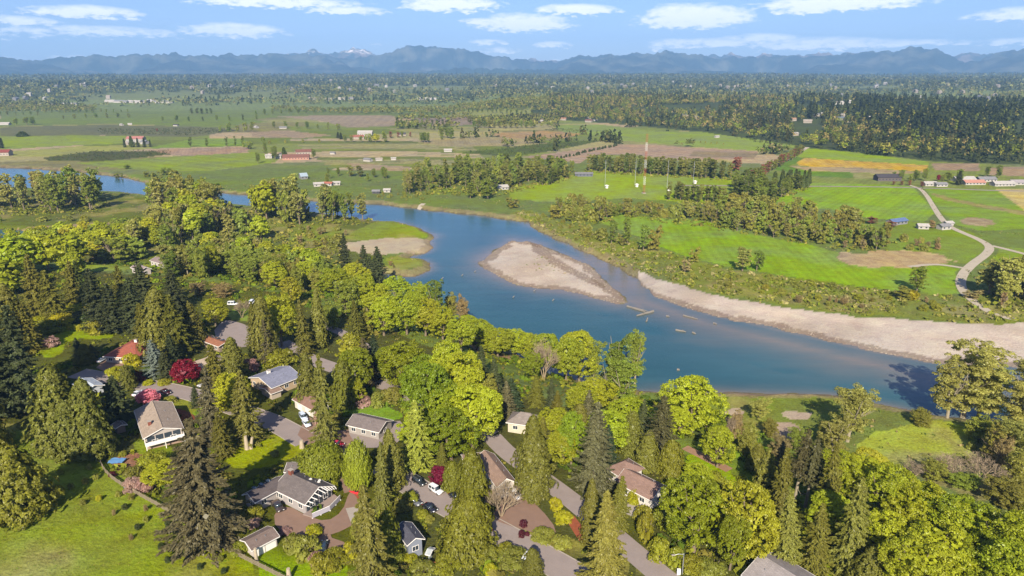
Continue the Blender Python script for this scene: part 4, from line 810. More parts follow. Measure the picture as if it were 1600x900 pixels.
# wire and picket fence round the hay field
fp_ = smooth(fitT([(152,712),(158,728),(168,744),(190,760),(225,780),(262,800),(300,826),(345,856),(400,884),(470,920)]), 1, False)
seg = np.concatenate([[0], np.cumsum(np.hypot(*np.diff(fp_, axis=0).T))]); tt = np.arange(0, seg[-1], 2.4); fx_ = np.interp(tt, seg, fp_[:, 0]); fy_ = np.interp(tt, seg, fp_[:, 1]); fz_ = H(fx_, fy_)
fr = E('fence', (fx_[0], fy_[0], fz_[0]), 0, 'weathered board and wire fence curving round the rough field', 'fence'); pm = MB().box((-.08,-.08,-.3),(.08,.08,1.7)).me('post', fencem)
for i in range(len(tt)): ob('post', pm, fr, loc=(fx_[i] - fx_[0], fy_[i] - fy_[0], fz_[i] - fz_[0]))
rail_m = {}
for i in range(len(tt) - 1):
    dx, dy, dz_ = fx_[i+1] - fx_[i], fy_[i+1] - fy_[i], fz_[i+1] - fz_[i]; ln = math.hypot(dx, dy)
    for hz in (.35, .8, 1.25):
        o = ob('rail', bpy.data.meshes.get('rail') or MB().box((0,-.03,-.17),(1,.03,.17)).me('rail', fencem), fr, loc=(fx_[i] - fx_[0], fy_[i] - fy_[0], fz_[i] - fz_[0] + hz)); o.rotation_euler = (0, -math.atan2(dz_, ln), math.atan2(dy, dx)); o.scale = (math.hypot(ln, dz_), 1, 1)
# new timber railing beside the shaded house
p = hit(676, 884); q_ = hit(705, 890); tr_ = E('timber_railing', (p.x, p.y, p.z), math.atan2(q_.y - p.y, q_.x - p.x), 'new orange timber railing near the weeping evergreen', 'railing'); ln = (q_ - p).length; tim = mat('new_timber', lin(224,150,84))
for i in range(5): ob('post', MB().box((ln*i/4-.07,-.07,-.4),(ln*i/4+.07,.07,1.1)).me('post', tim), tr_)
for hz in (.35, 1.1): ob('rail', MB().box((0,-.06,hz-.07),(ln,.06,hz+.07)).me('rail', tim), tr_)
# pond-garden retaining stones, tarps, pool cover
for (x, y, a, b, c_, lb, cat_) in [(260,732,3.4,1.6,(60,150,220),'bright blue tarpaulin on the ground behind the lime shrubs','tarpaulin'),(183,722,2.2,1.4,(120,170,220),'faded blue tarpaulin beside the bare dirt patch','tarpaulin'),(205,762,1.6,1.0,(140,160,200),'pale blue plastic sheet by the field fence','tarpaulin')]:
    p = hit(x, y); g_ = random.Random(x); n = 7; V_ = [(p.x + (i / (n-1) - .5) * 2 * a, p.y + (j / (n-1) - .5) * 2 * b, Hs(p.x, p.y) + .35 + g_.uniform(0, .35)) for j in range(n) for i in range(n)]
    ob('tarpaulin', mesh('tarpaulin', V_, [(j*n+i, j*n+i+1, (j+1)*n+i+1, (j+1)*n+i) for j in range(n-1) for i in range(n-1)], mat('tarp_%d' % x, lin(*c_), .4), True), label=lb, cat=cat_)
# pond in the garden
PD = smooth(fitT([(112,497),(118,490),(132,488),(140,494),(136,502),(120,505)]), 2); zz = H(PD[:, 0], PD[:, 1]).max() + .12
v_, f_ = cdt(PD, 2.0); ob('pond', mesh('pond', np.column_stack([v_, np.full(len(v_), zz)]), f_, mat('pond_water', (.01, .015, .015), .08, .5)), kind='structure')
# driftwood and snags in the river
wood = mat('driftwood', lin(150,142,130), .9, noise=(1.5, .4)); rs = random.Random(8)
def log(x, y, x2, y2, r_, label, up=0.0, grp=None):
    a, b = hit0(x, y, .1), hit0(x2, y2, .1); ln = math.hypot(*(b - a)); o = E('driftwood_log', (a[0], a[1], .12), math.atan2(b[1] - a[1], b[0] - a[0]), label, 'log', grp)
    pts = [(ln * t, rs.uniform(-.15, .15), r_ * .4 + up * t) for t in (0, .25, .5, .75, 1)]
    ob('stem', MB().tube(pts, [r_, r_ * .95, r_ * .85, r_ * .75, r_ * .5], 8).me('stem', wood), o)
    ob('branch', MB().tube([(ln * .6, 0, r_ * .5), (ln * .66, ln * .09, r_ + .5 + up * .6)], [r_ * .35, .04], 5).me('branch', wood), o)
log(1021,487,995,494,.7,'long pale log lying across the shallows off the gravel bar tip'); log(980,479,1008,488,.6,'weathered log beside the gravel bar tip, thicker end ashore'); log(990,481,1012,487,.4,'thin driftwood pole tangled by the bar tip logs')
log(1068,493,1090,499,.4,'slender pale log floating alone off the long beach'); log(1056,516,1072,519,.5,'short pale log half sunk in mid river'); log(1082,520,1087,522,.5,'stubby snag beside the short mid-river log'); log(1041,494,1046,495,.4,'small snag between the bar tip logs and the slender log')
log(1115,505,1120,507,.4,'small snag off the long beach, farthest downstream'); log(1058,578,1062,579,.5,'small branchy snag near the near bank in mid river'); log(1010,503,1012,500,.4,'stub of wood standing in the water below the bar tip', 1.2)
for x, y, lb in ((690,436,'dark snag nearest the grassy point'),(721,431,'dark snag in mid channel above the bar'),(741,425,'wide pale snag just off the bar nose'),(801,465,'small snag below the bar middle'),(863,470,'tiny snag below the bar'),(834,455,'branchy snag stuck at the bar edge')): log(x, y, x + 3, y - .5, .28, lb, .7)
# dead standing trunks and stumps in gardens
stm = mat('bare_trunk', lin(206,188,160), .9, noise=(1.0, .4))
for x, y, yt, r_, lb in ((419,686,697,.5,None),):
    pass
def stub(x, y, yt, r_, label, cat='stump', lean=0.0, name='tree_stump'):
    p = hit(x, y); d_ = ray(x, yt); h = CZ + d_[2] * math.hypot(p.x, p.y) / math.hypot(d_[0], d_[1]) - p.z
    ob(name, MB().tube([(0,0,-.5),(lean*.4,0,h*.4),(lean,0,h)], [r_*1.25, r_, r_*.75], 9).me(name, stm), label=label, cat=cat, loc=(p.x, p.y, p.z))
stub(452,905,888,.55,'pale sawn-off stump standing in the near lawn'); stub(401,878,856,.4,'thin ivy-clad stump in front of the brown garage')
stub(472,700,688,.7,'sawn stump cluster by the shaded court'); stub(386,702,681,.6,'pale fluted stump left of the court cedar'); stub(392,701,683,.5,'leaning pale stump beside the fluted one', lean=.8)
# bar posts along the drive by the lawn
for i, (x, y) in enumerate(((604,612),(617,614),(628,618),(641,622))):
    p = hit(x, y); ob('boulder', MB().tube([(0,0,-.2),(0,0,.25),(0,0,.6),(0,0,.75)], [.7,.8,.5,.15], 7).me('boulder', mat('boulder_rock', lin(120,100,84), .9, noise=(2, .4))), label=['pale boulder nearest the mulch on the gravel verge','second boulder along the gravel verge','third boulder along the gravel verge','last boulder along the gravel verge, nearest the cedar'][i], cat='boulder', loc=(p.x, p.y, p.z + .1))
# ------------------------------------------------------------------ foliage materials
def leafmat(name, trans=.3, rough=.6, amp=.75, yel=(1.25, 1.15, .5), hue=.05):
    m_ = bpy.data.materials.new(name); m_.use_nodes = True; T = NT(m_.node_tree); T.n.clear()
    oi = T.node('ShaderNodeObjectInfo'); g = T.node('ShaderNodeNewGeometry'); tc_ = T.node('ShaderNodeTexCoord').outputs['Object']
    cl = T.noise(tc_, .35, 3, .6)
    v = T.m('ADD', 1 - amp / 2, T.m('MULTIPLY', g.outputs['Random Per Island'], amp)); v = T.m('MULTIPLY', v, T.m('ADD', .62, T.m('MULTIPLY', cl, .76)))
    h = T.m('ADD', .5 - hue * .72, T.m('ADD', T.m('MULTIPLY', oi.outputs['Random'], hue * .45), T.m('MULTIPLY', cl, hue * .55)))
    hs = T.node('ShaderNodeHueSaturation', ins={'Hue': h, 'Saturation': 1.0, 'Value': v, 'Color': oi.outputs['Color']}).outputs[0]
    d = T.node('ShaderNodeBsdfDiffuse', ins={0: hs}); t = T.node('ShaderNodeBsdfTranslucent', ins={0: T.mix(1.0, hs, yel, 'MULTIPLY')})
    gl = T.node('ShaderNodeBsdfGlossy', ins={0: (.5, .5, .5, 1), 1: .45}); s1 = T.node('ShaderNodeMixShader', ins={0: trans, 1: d.outputs[0], 2: t.outputs[0]})
    s2 = T.node('ShaderNodeMixShader', ins={0: .03, 1: s1.outputs[0], 2: gl.outputs[0]}); T.node('ShaderNodeOutputMaterial', ins={0: s2.outputs[0]}); return m_
broad = leafmat('broad_leaves', .45, amp=.4); needle = leafmat('needle_foliage', .14, amp=.6, yel=(1.1, 1.1, .7), hue=.035); barkm = mat('tree_bark', lin(150,134,112), .95, .1, noise=(1.2, .5)); palebark = mat('pale_bark', lin(176,164,138), .9, .1, noise=(1.2, .4)); twigm = mat('bare_twigs', lin(176,156,128), .95, .1)
vleaf = bpy.data.materials.new('mixed_foliage'); vleaf.use_nodes = True; T = NT(vleaf.node_tree); T.n.clear()
g = T.node('ShaderNodeNewGeometry'); vv = T.m('ADD', .95, T.m('MULTIPLY', g.outputs['Random Per Island'], .42)); vcn = T.node('ShaderNodeVertexColor', layer_name='Col').outputs[0]
cs = T.node('ShaderNodeVectorMath', operation='SCALE'); T.l.new(vcn, cs.inputs[0]); T.l.new(vv, cs.inputs['Scale'])
T.node('ShaderNodeOutputMaterial', ins={0: T.node('ShaderNodeMixShader', ins={0: .22, 1: T.node('ShaderNodeBsdfDiffuse', ins={0: cs.outputs[0]}).outputs[0], 2: T.node('ShaderNodeBsdfTranslucent', ins={0: cs.outputs[0]}).outputs[0]}).outputs[0]})
# ------------------------------------------------------------------ leaf clouds
def nrm(a): return a / np.maximum(1e-9, np.linalg.norm(a, axis=-1, keepdims=True))
def leaves(C, N, s, g, jit=.5, asp=.6, T=None, tj=.3):
    """rhombic leaf sprays at C, facing N +- jitter, long axis T"""
    n = len(C); N = nrm(N + g.normal(0, jit, (n, 3))); T = g.normal(0, 1, (n, 3)) if T is None else T + g.normal(0, tj, (n, 3))
    T = nrm(T - N * (T * N).sum(1, keepdims=True)); B = np.cross(N, T); s = (s * g.uniform(.6, 1.35, n))[:, None]
    return np.stack([C + T * s, C + B * s * asp, C - T * s, C - B * s * asp], 1).reshape(-1, 3)
def cloud_mesh(name, VV, m_):
    V = np.vstack(VV); return mesh(name, V, np.arange(len(V)).reshape(-1, 4), m_)
def sph(g, n): return nrm(g.normal(0, 1, (n, 3)))
def puffs(g, cs, rs_, n, s, flat=.8, jit=.45, asp=.65):
    """leaves over the outer, upper skin of each puff"""
    out = []
    for c, r in zip(cs, rs_):
        d = sph(g, n); d[:, 2] = np.where(d[:, 2] < -.35, -d[:, 2] * .6, d[:, 2]); P = c + d * r * g.uniform(.72, 1.05, n)[:, None] * np.array([1, 1, flat]); out.append(leaves(P, d + np.array([0, 0, .35]), s, g, jit, asp))
    return out
def maple(seed, H_=20., W_=15., n=24000, s=.225, nc=240):
    g = np.random.default_rng(seed); cs = []; rr_ = []
    lob = [(g.uniform(-.22, .22) * W_, g.uniform(-.22, .22) * W_, H_ * g.uniform(.42, .72), g.uniform(.26, .38) * W_) for _ in range(5)] + [(0, 0, H_ * .72, W_ * .30), (0, 0, H_ * .45, W_ * .42)]
    while len(cs) < nc:
        l = lob[g.integers(len(lob))]; d = sph(g, 1)[0]; p = np.array(l[:3]) + d * l[3] * np.array([1, 1, .82])
        if p[2] < H_ * .12 or any(np.linalg.norm((p - np.array(q[:3])) / np.array([1, 1, .82])) < q[3] * .8 for q in lob): continue
        cs.append(p); rr_.append(g.uniform(.035, .09) * W_)
    V = puffs(g, cs, rr_, int(n * .8 / nc), s, .8, .6)
    P = []
    for q in lob: d = sph(g, 90); P.append(np.array(q[:3]) + d * q[3] * g.uniform(.5, .85, 90)[:, None])
    P = np.vstack(P); V.append(leaves(P, P - np.array([0, 0, H_ * .5]), s * 2.4, g, .8, .8)); return V
def cedar(seed, H_=24., W_=9., n=18500, s=.26, pw=.66, ov=.0, nb=480):
    g = np.random.default_rng(seed); V = []; f0, f1 = g.uniform(0, 6, 2); lump = .2
    for k in range(nb):
        t = g.uniform(0, 1) ** 1.15; prof = ((1 - t) ** pw) * min(1, .5 + t * 3 + ov); a = g.uniform(0, 6.283); prof *= 1 + lump * math.sin(a * 3 + f0 + 7 * t) * math.sin(t * 23 + f1 + 2 * math.sin(a)) + lump * .7 * math.sin(a * 7 + f1 + 31 * t); r = W_ / 2 * prof * g.uniform(.66, 1.02) + .25
        c = np.array([math.cos(a) * r, math.sin(a) * r, H_ * (.03 + .95 * t)]); ln = W_ * .105 * (1 - t * .45) * g.uniform(.6, 1.6); m = max(3, int(n * .88 / nb))
        o = np.array([math.cos(a), math.sin(a), 0.]); tg = np.array([-o[1], o[0], 0]); u = g.uniform(-1, 1, m); w2 = g.uniform(-1, 1, m) * (1 - np.abs(u) * .5)
        P = c + tg * (w2 * ln * .55)[:, None] + o * ((1 - u ** 2) * ln * .35 - u * ln * .25)[:, None] + np.array([0, 0, 1.]) * (u * ln * .85)[:, None]
        N = o + tg * (w2 * .8)[:, None] + np.array([0, 0, 1]) * (u * .55 + .25)[:, None]; V.append(leaves(P, N, s, g, .5, .45, np.array([0, 0, -1.]) + o * .5, .5))
    t = g.uniform(0, 1, 1700); a = g.uniform(0, 6.283, 1700); r = W_ / 2 * (1 - t) ** pw * g.uniform(.45, .8, 1700) * np.minimum(1, .5 + t * 4)
    P = np.stack([np.cos(a) * r, np.sin(a) * r, H_ * (.03 + .93 * t)], 1); V.append(leaves(P, np.stack([np.cos(a), np.sin(a), a * 0 + .2], 1), s * 2.4, g, .6, .7)); 
    V.append(leaves(np.stack([g.normal(0, .12, 60), g.normal(0, .12, 60), H_ * g.uniform(.94, 1.02, 60)], 1), sph(g, 60), s * .7, g)); return V
def fir(seed, H_=26., W_=9., z0=.06, n=20000, s=.235, lev=26, droop=.25, dense=1.0):
    g = np.random.default_rng(seed); V = []; m = int(n / (lev * 8))
    for k in range(lev):
        t = (k + g.uniform(-.3, .3)) / lev; z = H_ * (z0 + (1 - z0) * max(0, t)); L0 = W_ / 2 * (1 - max(0, t)) ** .8 * (.75 + .25 * min(1, t * 8)) + .25; nb = int(g.integers(7, 10)) if t < .85 else 5
        for j in range(nb):
            a = 6.283 * (j + g.uniform(-.35, .35)) / nb + k * .7; L = L0 * g.uniform(.6, 1.15); o = np.array([math.cos(a), math.sin(a), 0]); tg = np.array([-o[1], o[0], 0]); dr = droop * g.uniform(.4, 1.5)
            u = g.uniform(.08, 1, m) ** .75; w2 = g.uniform(-1, 1, m) * np.where(u < .35, u * 1.2, (1 - u) * .65) * .62; lift = -u * dr + .35 * u ** 2 * dr
            P = np.array([0, 0, z]) + o * (u * L)[:, None] + tg * (w2 * L)[:, None] + np.array([0, 0, 1.]) * ((lift - np.abs(w2) * .35) * L + g.normal(0, .12, m))[:, None]
            V.append(leaves(P, np.array([0, 0, 1.]) + o * .45 + tg * (w2 * 1.2)[:, None], s, g, .42, .4, o + tg * (w2 * 1.5)[:, None] + np.array([0, 0, -.4]), .35))
    t = g.uniform(0, 1, 700); a = g.uniform(0, 6.283, 700); r = W_ / 2 * (1 - t) ** .8 * g.uniform(.1, .45, 700); P = np.stack([np.cos(a) * r, np.sin(a) * r, H_ * (z0 + (.98 - z0) * t)], 1); V.append(leaves(P, np.stack([np.cos(a), np.sin(a), a * 0 + .3], 1), s * 2.0, g, .5, .7)); return V
def cotton(seed, H_=26., W_=13., n=15500, s=.26, nc=170, lo=.16):
    g = np.random.default_rng(seed); cs = []; rr_ = []; st = [(g.uniform(-.24, .24) * W_, g.uniform(-.24, .24) * W_, g.uniform(.72, 1.0)) for _ in range(6)]
    for _ in range(nc):
        sx, sy, sh_ = st[g.integers(6)]; t = g.uniform(lo, 1) ** .8; zz_ = H_ * sh_ * t; sp_ = W_ * .30 * (1 - .5 * t) * (.5 + min(1, t * 2.5) * .5); d = g.normal(0, 1, 2); d /= np.linalg.norm(d) + .01; r = sp_ * g.uniform(.3, 1.1)
        cs.append(np.array([sx * (.4 + .7 * t) + d[0] * r, sy * (.4 + .7 * t) + d[1] * r, zz_])); rr_.append(g.uniform(.045, .10) * W_)
    return puffs(g, cs, rr_, int(n / nc), s, .95, .7, .6)
def shrub(seed, H_=5., W_=7., n=2600, s=.24):
    g = np.random.default_rng(seed); nc = 22; cs = []; rr_ = []
    for _ in range(nc): d = sph(g, 1)[0]; d[2] = abs(d[2]); cs.append(np.array([d[0] * W_ * .36, d[1] * W_ * .36, .15 * H_ + d[2] * H_ * .62])); rr_.append(g.uniform(.13, .21) * W_)
    V = puffs(g, cs, rr_, int(n / nc), s, .8, .5); P = sph(g, 120); P[:, 2] = abs(P[:, 2]); P2 = P * np.array([W_ * .33, W_ * .33, H_ * .55]); V.append(leaves(P2, P, s * 2.6, g, .6, .8)); return V
def dome(seed, H_=9., W_=10., n=9000, s=.25):
    g = np.random.default_rng(seed); d = sph(g, n); d[:, 2] = np.abs(d[:, 2]) * np.where(g.uniform(0, 1, n) < .12, -.3, 1); bump = 1 + .07 * np.sin(d[:, 0] * 17 + seed) * np.sin(d[:, 1] * 19) + .05 * np.sin(d[:, 2] * 23 + d[:, 0] * 9)
    P = d * bump[:, None] * g.uniform(.9, 1.02, n)[:, None] * np.array([W_ / 2, W_ / 2, H_ * .72]) + np.array([0, 0, H_ * .26]); V = [leaves(P, d, s, g, .45, .5, np.array([0, 0, 1.]) + np.zeros((n, 3)), .6)]
    P = d[:500] * np.array([W_ / 2, W_ / 2, H_ * .7]) * .8 + np.array([0, 0, H_ * .26]); V.append(leaves(P, d[:500], s * 2.6, g, .4, .8)); return V
def trunk_mesh(name, H_, r_, g, kind='straight', top=.75, n=7, spread=.3, W_=10, m_=None):
    mb = MB(); rn = random.Random(g)
    if kind == 'straight':
        mb.tube([(0,0,-1.2),(0,0,0.1),(.05*r_,0,H_*.3),(0,.1*r_,H_*.6),(0,0,H_*.97)], [r_*1.5, r_*1.1, r_*.85, r_*.55, .05], 8)
        for i in range(n): z = H_ * (.15 + .7 * i / n); a = i * 2.4; L = W_ * .38 * (1 - z / H_); mb.tube([(0,0,z),(math.cos(a)*L,math.sin(a)*L,z-.15*L)], [.12, .03], 4)
    else:
        zf = H_ * (.18 if kind == 'forked' else .08); mb.tube([(0,0,-1.2),(0,0,.1),(0,0,zf)], [r_*1.5, r_*1.1, r_*.9], 8)
        for i in range(n):
            a = 2 * math.pi * i / n + rn.uniform(-.4, .4); L = W_ * spread * rn.uniform(.5, 1.1); zt = H_ * rn.uniform(top - .15, top + .12); p1 = (math.cos(a)*L*.4, math.sin(a)*L*.4, zf + (zt - zf) * .45); p2 = (math.cos(a)*L, math.sin(a)*L, zt)
            mb.tube([(0,0,zf*.8), p1, p2], [r_*.6, r_*.4, .06], 6)
            for j in range(2): b = a + rn.uniform(-1.4, 1.4); q = (p1[0] + math.cos(b)*L*.8, p1[1] + math.sin(b)*L*.8, p1[2] + H_*.18); mb.tube([p1, q], [r_*.25, .04], 5)
    return mb.me(name, m_ or barkm)
def bare_meshes(seed, H_=12., W_=11., twig=True):
    rn = random.Random(seed); tr = MB(); tw = MB()
    def grow(p, d, L, r_, lvl):
        q = p + d * L; mid = p + d * L * .5 + Vector((rn.uniform(-1, 1), rn.uniform(-1, 1), 0)) * L * .06
        (tr if lvl < 2 else tw).tube([p, mid, q], [r_, r_ * .8, r_ * .62], 6 if lvl < 2 else 3, False)
        if lvl >= 5: return
        for i in range(4 if lvl in (0, 1) else 3):
            a = rn.uniform(0, 6.28); k = Vector((math.cos(a), math.sin(a), rn.uniform(-.1, .5))); nd = (d + k * rn.uniform(.55, 1.0)).normalized(); grow(p + d * L * rn.uniform(.55, 1), nd, L * rn.uniform(.55, .78), r_ * .6, lvl + 1)
    for i in range(4): a = i * 1.57 + rn.uniform(-.3, .3); grow(Vector((0, 0, -.3)), Vector((math.cos(a) * .45, math.sin(a) * .45, 1)).normalized(), H_ * .30, .2, 0)
    # fit to the nominal size
    vs = tr.v + tw.v; zx = max(v[2] for v in vs); wx_ = max(math.hypot(v[0], v[1]) for v in vs)
    for mb in (tr, tw): mb.v = [(v[0] * W_ / 2 / wx_, v[1] * W_ / 2 / wx_, v[2] * H_ / zx) for v in mb.v]
    return tr.me('trunk', twigm), tw.me('branches', twigm)
# ------------------------------------------------------------------ kinds of tree: variants as (crown mesh, trunk mesh, H, W)
def V_(fn, seeds, m_, H_, W_, tk, tr, tm=None, **kw):
    return [(cloud_mesh('crown', fn(sd_, H_=H_, W_=W_, **kw), m_), trunk_mesh('trunk', H_, tr, sd_, tk, W_=W_, m_=tm, n=9 if tk == 'straight' else 5), H_, W_) for sd_ in seeds]
KN = {
 'M': V_(maple, (1, 2, 3, 4), broad, 20., 15., 'forked', .5),
 'C': V_(cedar, (5, 6, 7), needle, 24., 9., 'straight', .45) + V_(cedar, (8,), needle, 24., 9., 'straight', .45, pw=.5, ov=.2) + V_(fir, (61, 62), needle, 24., 9., 'straight', .45, n=19000, s=.26, lev=34, droop=.75, z0=.04),
 'A': V_(fir, (63, 64, 65), needle, 24., 11., 'straight', .5, n=23000, s=.255, lev=26, droop=.6, z0=.05, tm=palebark),
 'T': V_(cedar, (9, 10), needle, 14., 9., 'straight', .4, pw=.36, ov=.3),
 'F': V_(fir, (11, 12, 13), needle, 26., 9., 'straight', .42),
 'S': V_(fir, (14, 15), needle, 24., 12., 'straight', .5, n=26000, lev=20, droop=.35, z0=.03),
 'H': V_(fir, (16, 17), needle, 26., 8., 'straight', .4, tm=palebark, z0=.42, n=9000, lev=15),
 'K': V_(cotton, (18, 19, 20), broad, 26., 14., 'forked', .5, palebark),
 'O': V_(cotton, (21, 22), broad, 14., 12., 'forked', .3, s=.22, n=14000, lo=.06),
 'W': V_(shrub, (23, 24, 25), broad, 5., 7., 'multi', .12),
 'D': V_(dome, (26, 27), needle, 9., 10., 'straight', .2),
 'm': V_(maple, (31, 32, 33), broad, 20., 15., 'forked', .45, n=3000, s=.62, nc=90),
 'c': V_(cedar, (34, 35), needle, 24., 9., 'straight', .4, n=2800, s=.62, nb=150),
 'f': V_(fir, (36, 37), needle, 26., 9., 'straight', .4, n=2200, s=.65, lev=16),
 'k': V_(cotton, (38, 39, 40), broad, 26., 14., 'forked', .45, n=3000, s=.62, nc=110),
 'o': V_(cotton, (44, 45, 46), broad, 12., 12., 'forked', .3, n=1900, s=.62, nc=45, lo=.06),
 'p': V_(cotton, (41, 42), broad, 24., 8., 'straight', .35, n=1500, s=.8, nc=50, lo=.08),
 'w': V_(shrub, (28, 29, 30), broad, 5., 7., 'multi', .12, n=700, s=.5),
 'P': V_(maple, (47, 48), broad, 9., 9., 'forked', .2, n=7000, s=.2),
}
KN['B'] = [bare_meshes(s_) + (12., 11.) for s_ in (51, 52)]
# tint, name, colour word, noun
TINT = {
 'M': (lin(160,172,38), 'maple_tree', 'bright yellow-green', 'maple'), 'G': (lin(134,150,30), 'maple_tree', 'rich green', 'maple'), 'Y': (lin(172,176,44), 'maple_tree', 'golden yellow', 'maple'),
 'C': (lin(112,112,42), 'cedar_tree', 'olive-green', 'cedar'), 'c': (lin(84,96,42), 'cedar_tree', 'dark green', 'cedar'), 'A': (lin(126,126,52), 'cedar_tree', 'open olive', 'cedar'), 'T': (lin(116,118,34), 'cedar_tree', 'olive-green', 'bushy cedar'), 'L': (lin(150,160,60), 'cedar_tree', 'light lime-green', 'cedar'),
 'F': (lin(76,84,50), 'fir_tree', 'dark green', 'fir'), 'S': (lin(104,100,66), 'spruce_tree', 'grey-olive', 'spruce'), 'H': (lin(84,82,48), 'fir_tree', 'dark bare-stemmed', 'fir'), 'U': (lin(120,130,116), 'spruce_tree', 'silvery blue', 'spruce'), 'E': (lin(62,76,48), 'fir_tree', 'blue-green', 'fir'),
 'K': (lin(158,160,78), 'cottonwood_tree', 'olive', 'cottonwood'), 'k': (lin(126,144,50), 'cottonwood_tree', 'green', 'cottonwood'), 'O': (lin(144,144,58), 'willow_tree', 'olive', 'willow'), 'o': (lin(134,148,54), 'alder_tree', 'green', 'alder'), 'q': (lin(158,144,92), 'willow_tree', 'pale brown', 'willow'),
 'W': (lin(144,148,40), 'shrub', 'green', 'shrub'), 'w': (lin(142,146,58), 'shrub', 'olive', 'shrub'), 'g': (lin(168,170,30), 'shrub', 'golden yellow', 'shrub'), 'r': (lin(96,34,36), 'shrub', 'dark red', 'shrub'), 'x': (lin(176,146,132), 'shrub', 'pale pink-flowering', 'shrub'), 'd': (lin(70,84,36), 'shrub', 'dark green', 'shrub'),
 'D': (lin(124,134,34), 'clipped_evergreen', 'yellow-green', 'rounded evergreen'), 'R': (lin(126,30,42), 'japanese_maple', 'dark red', 'maple'), 'N': (lin(232,150,160), 'blossom_tree', 'pink-blossomed', 'tree'),
 'B': (lin(150,135,105), 'bare_tree', 'leafless', 'tree'), 'p': (lin(108,122,46), 'poplar_tree', 'dark green', 'poplar'), 'j': (lin(136,142,62), 'poplar_tree', 'pale olive', 'poplar'), 'b': (lin(158,112,80), 'poplar_tree', 'reddish-brown', 'poplar')}
SHAPE = {'G': 'M', 'Y': 'M', 'c': 'C', 'L': 'S', 'U': 'S', 'E': 'S', 'k': 'K', 'o': 'O', 'q': 'O', 'w': 'W', 'g': 'W', 'r': 'W', 'x': 'W', 'd': 'W', 'R': 'P', 'N': 'P', 'p': 'p', 'j': 'p', 'b': 'p'}
FARV = {'A': 'c', 'M': 'm', 'P': 'm', 'C': 'c', 'T': 'c', 'F': 'f', 'S': 'f', 'H': 'f', 'K': 'k', 'O': 'o', 'W': 'w', 'D': 'w', 'p': 'p'}
TREES = []   # (object, type letter, pixel x, pixel y of crown, height, category)
tr_r = random.Random(77)
def plant(k, P, h, wd, px=None, sink=.15):
    sh = SHAPE.get(k, k); far = math.hypot(P[0], P[1]) > 430
    vs = KN[FARV[sh] if far and sh in FARV else sh]; cm_, tm_, H_, W_ = vs[tr_r.randrange(len(vs))]; tint, name, word, noun = TINT[k]
    o = E(name, (P[0], P[1], P[2] - sink), tr_r.uniform(0, 6.283)); o.rotation_euler[0] = tr_r.uniform(-.05, .05); o.rotation_euler[1] = tr_r.uniform(-.05, .05); o.scale = (wd / W_, wd / W_, h / H_)
    f = (1.58 if sh in 'MKOWPp' else 1.42) * tr_r.uniform(.82, 1.18); f2 = tr_r.uniform(.94, 1.05)
    if k == 'B': t_ = ob('trunk', cm_, o); c_ = ob('branches', tm_, o)
    else: t_ = ob('trunk', tm_, o); c_ = ob('crown', cm_, o); c_.color = (tint[0] * f * f2, tint[1] * f, tint[2] * f, 1)
    q = px or topix(P[0], P[1], P[2] + h * .5); TREES.append((o, k, q[0], q[1], h, word, noun, name)); return o
def T(k, x, yb, yt, w_, **kw):
    """tree rooted at pixel (x, yb), top at yt, w_ pixels across"""
    yb = max(yt + .55 * (yb - yt), yb - w_ * (.16 if k in 'CALTFEHSUcfp' else .20) * min(1, yb / 600)); w_ *= .88 if k in 'CAT' else 1
    p = hit(x, yb); d_ = ray(x, yt); rg = math.hypot(p.x, p.y); h = CZ + d_[2] * (rg - (0 if k in 'CAFHEcfp' else .18 * w_ / FPX * rg)) / math.hypot(d_[0], d_[1]) - p.z
    wd = w_ * math.sqrt(rg ** 2 + (CZ - p.z) ** 2) / FPX; plant(k, p, max(1.2, h), wd, (x, (yb + yt) / 2))
def L_(txt):
    for ln in txt.split(';'):
        a = ln.split()
        if a: T(a[0], *[float(v) for v in a[1:5]])
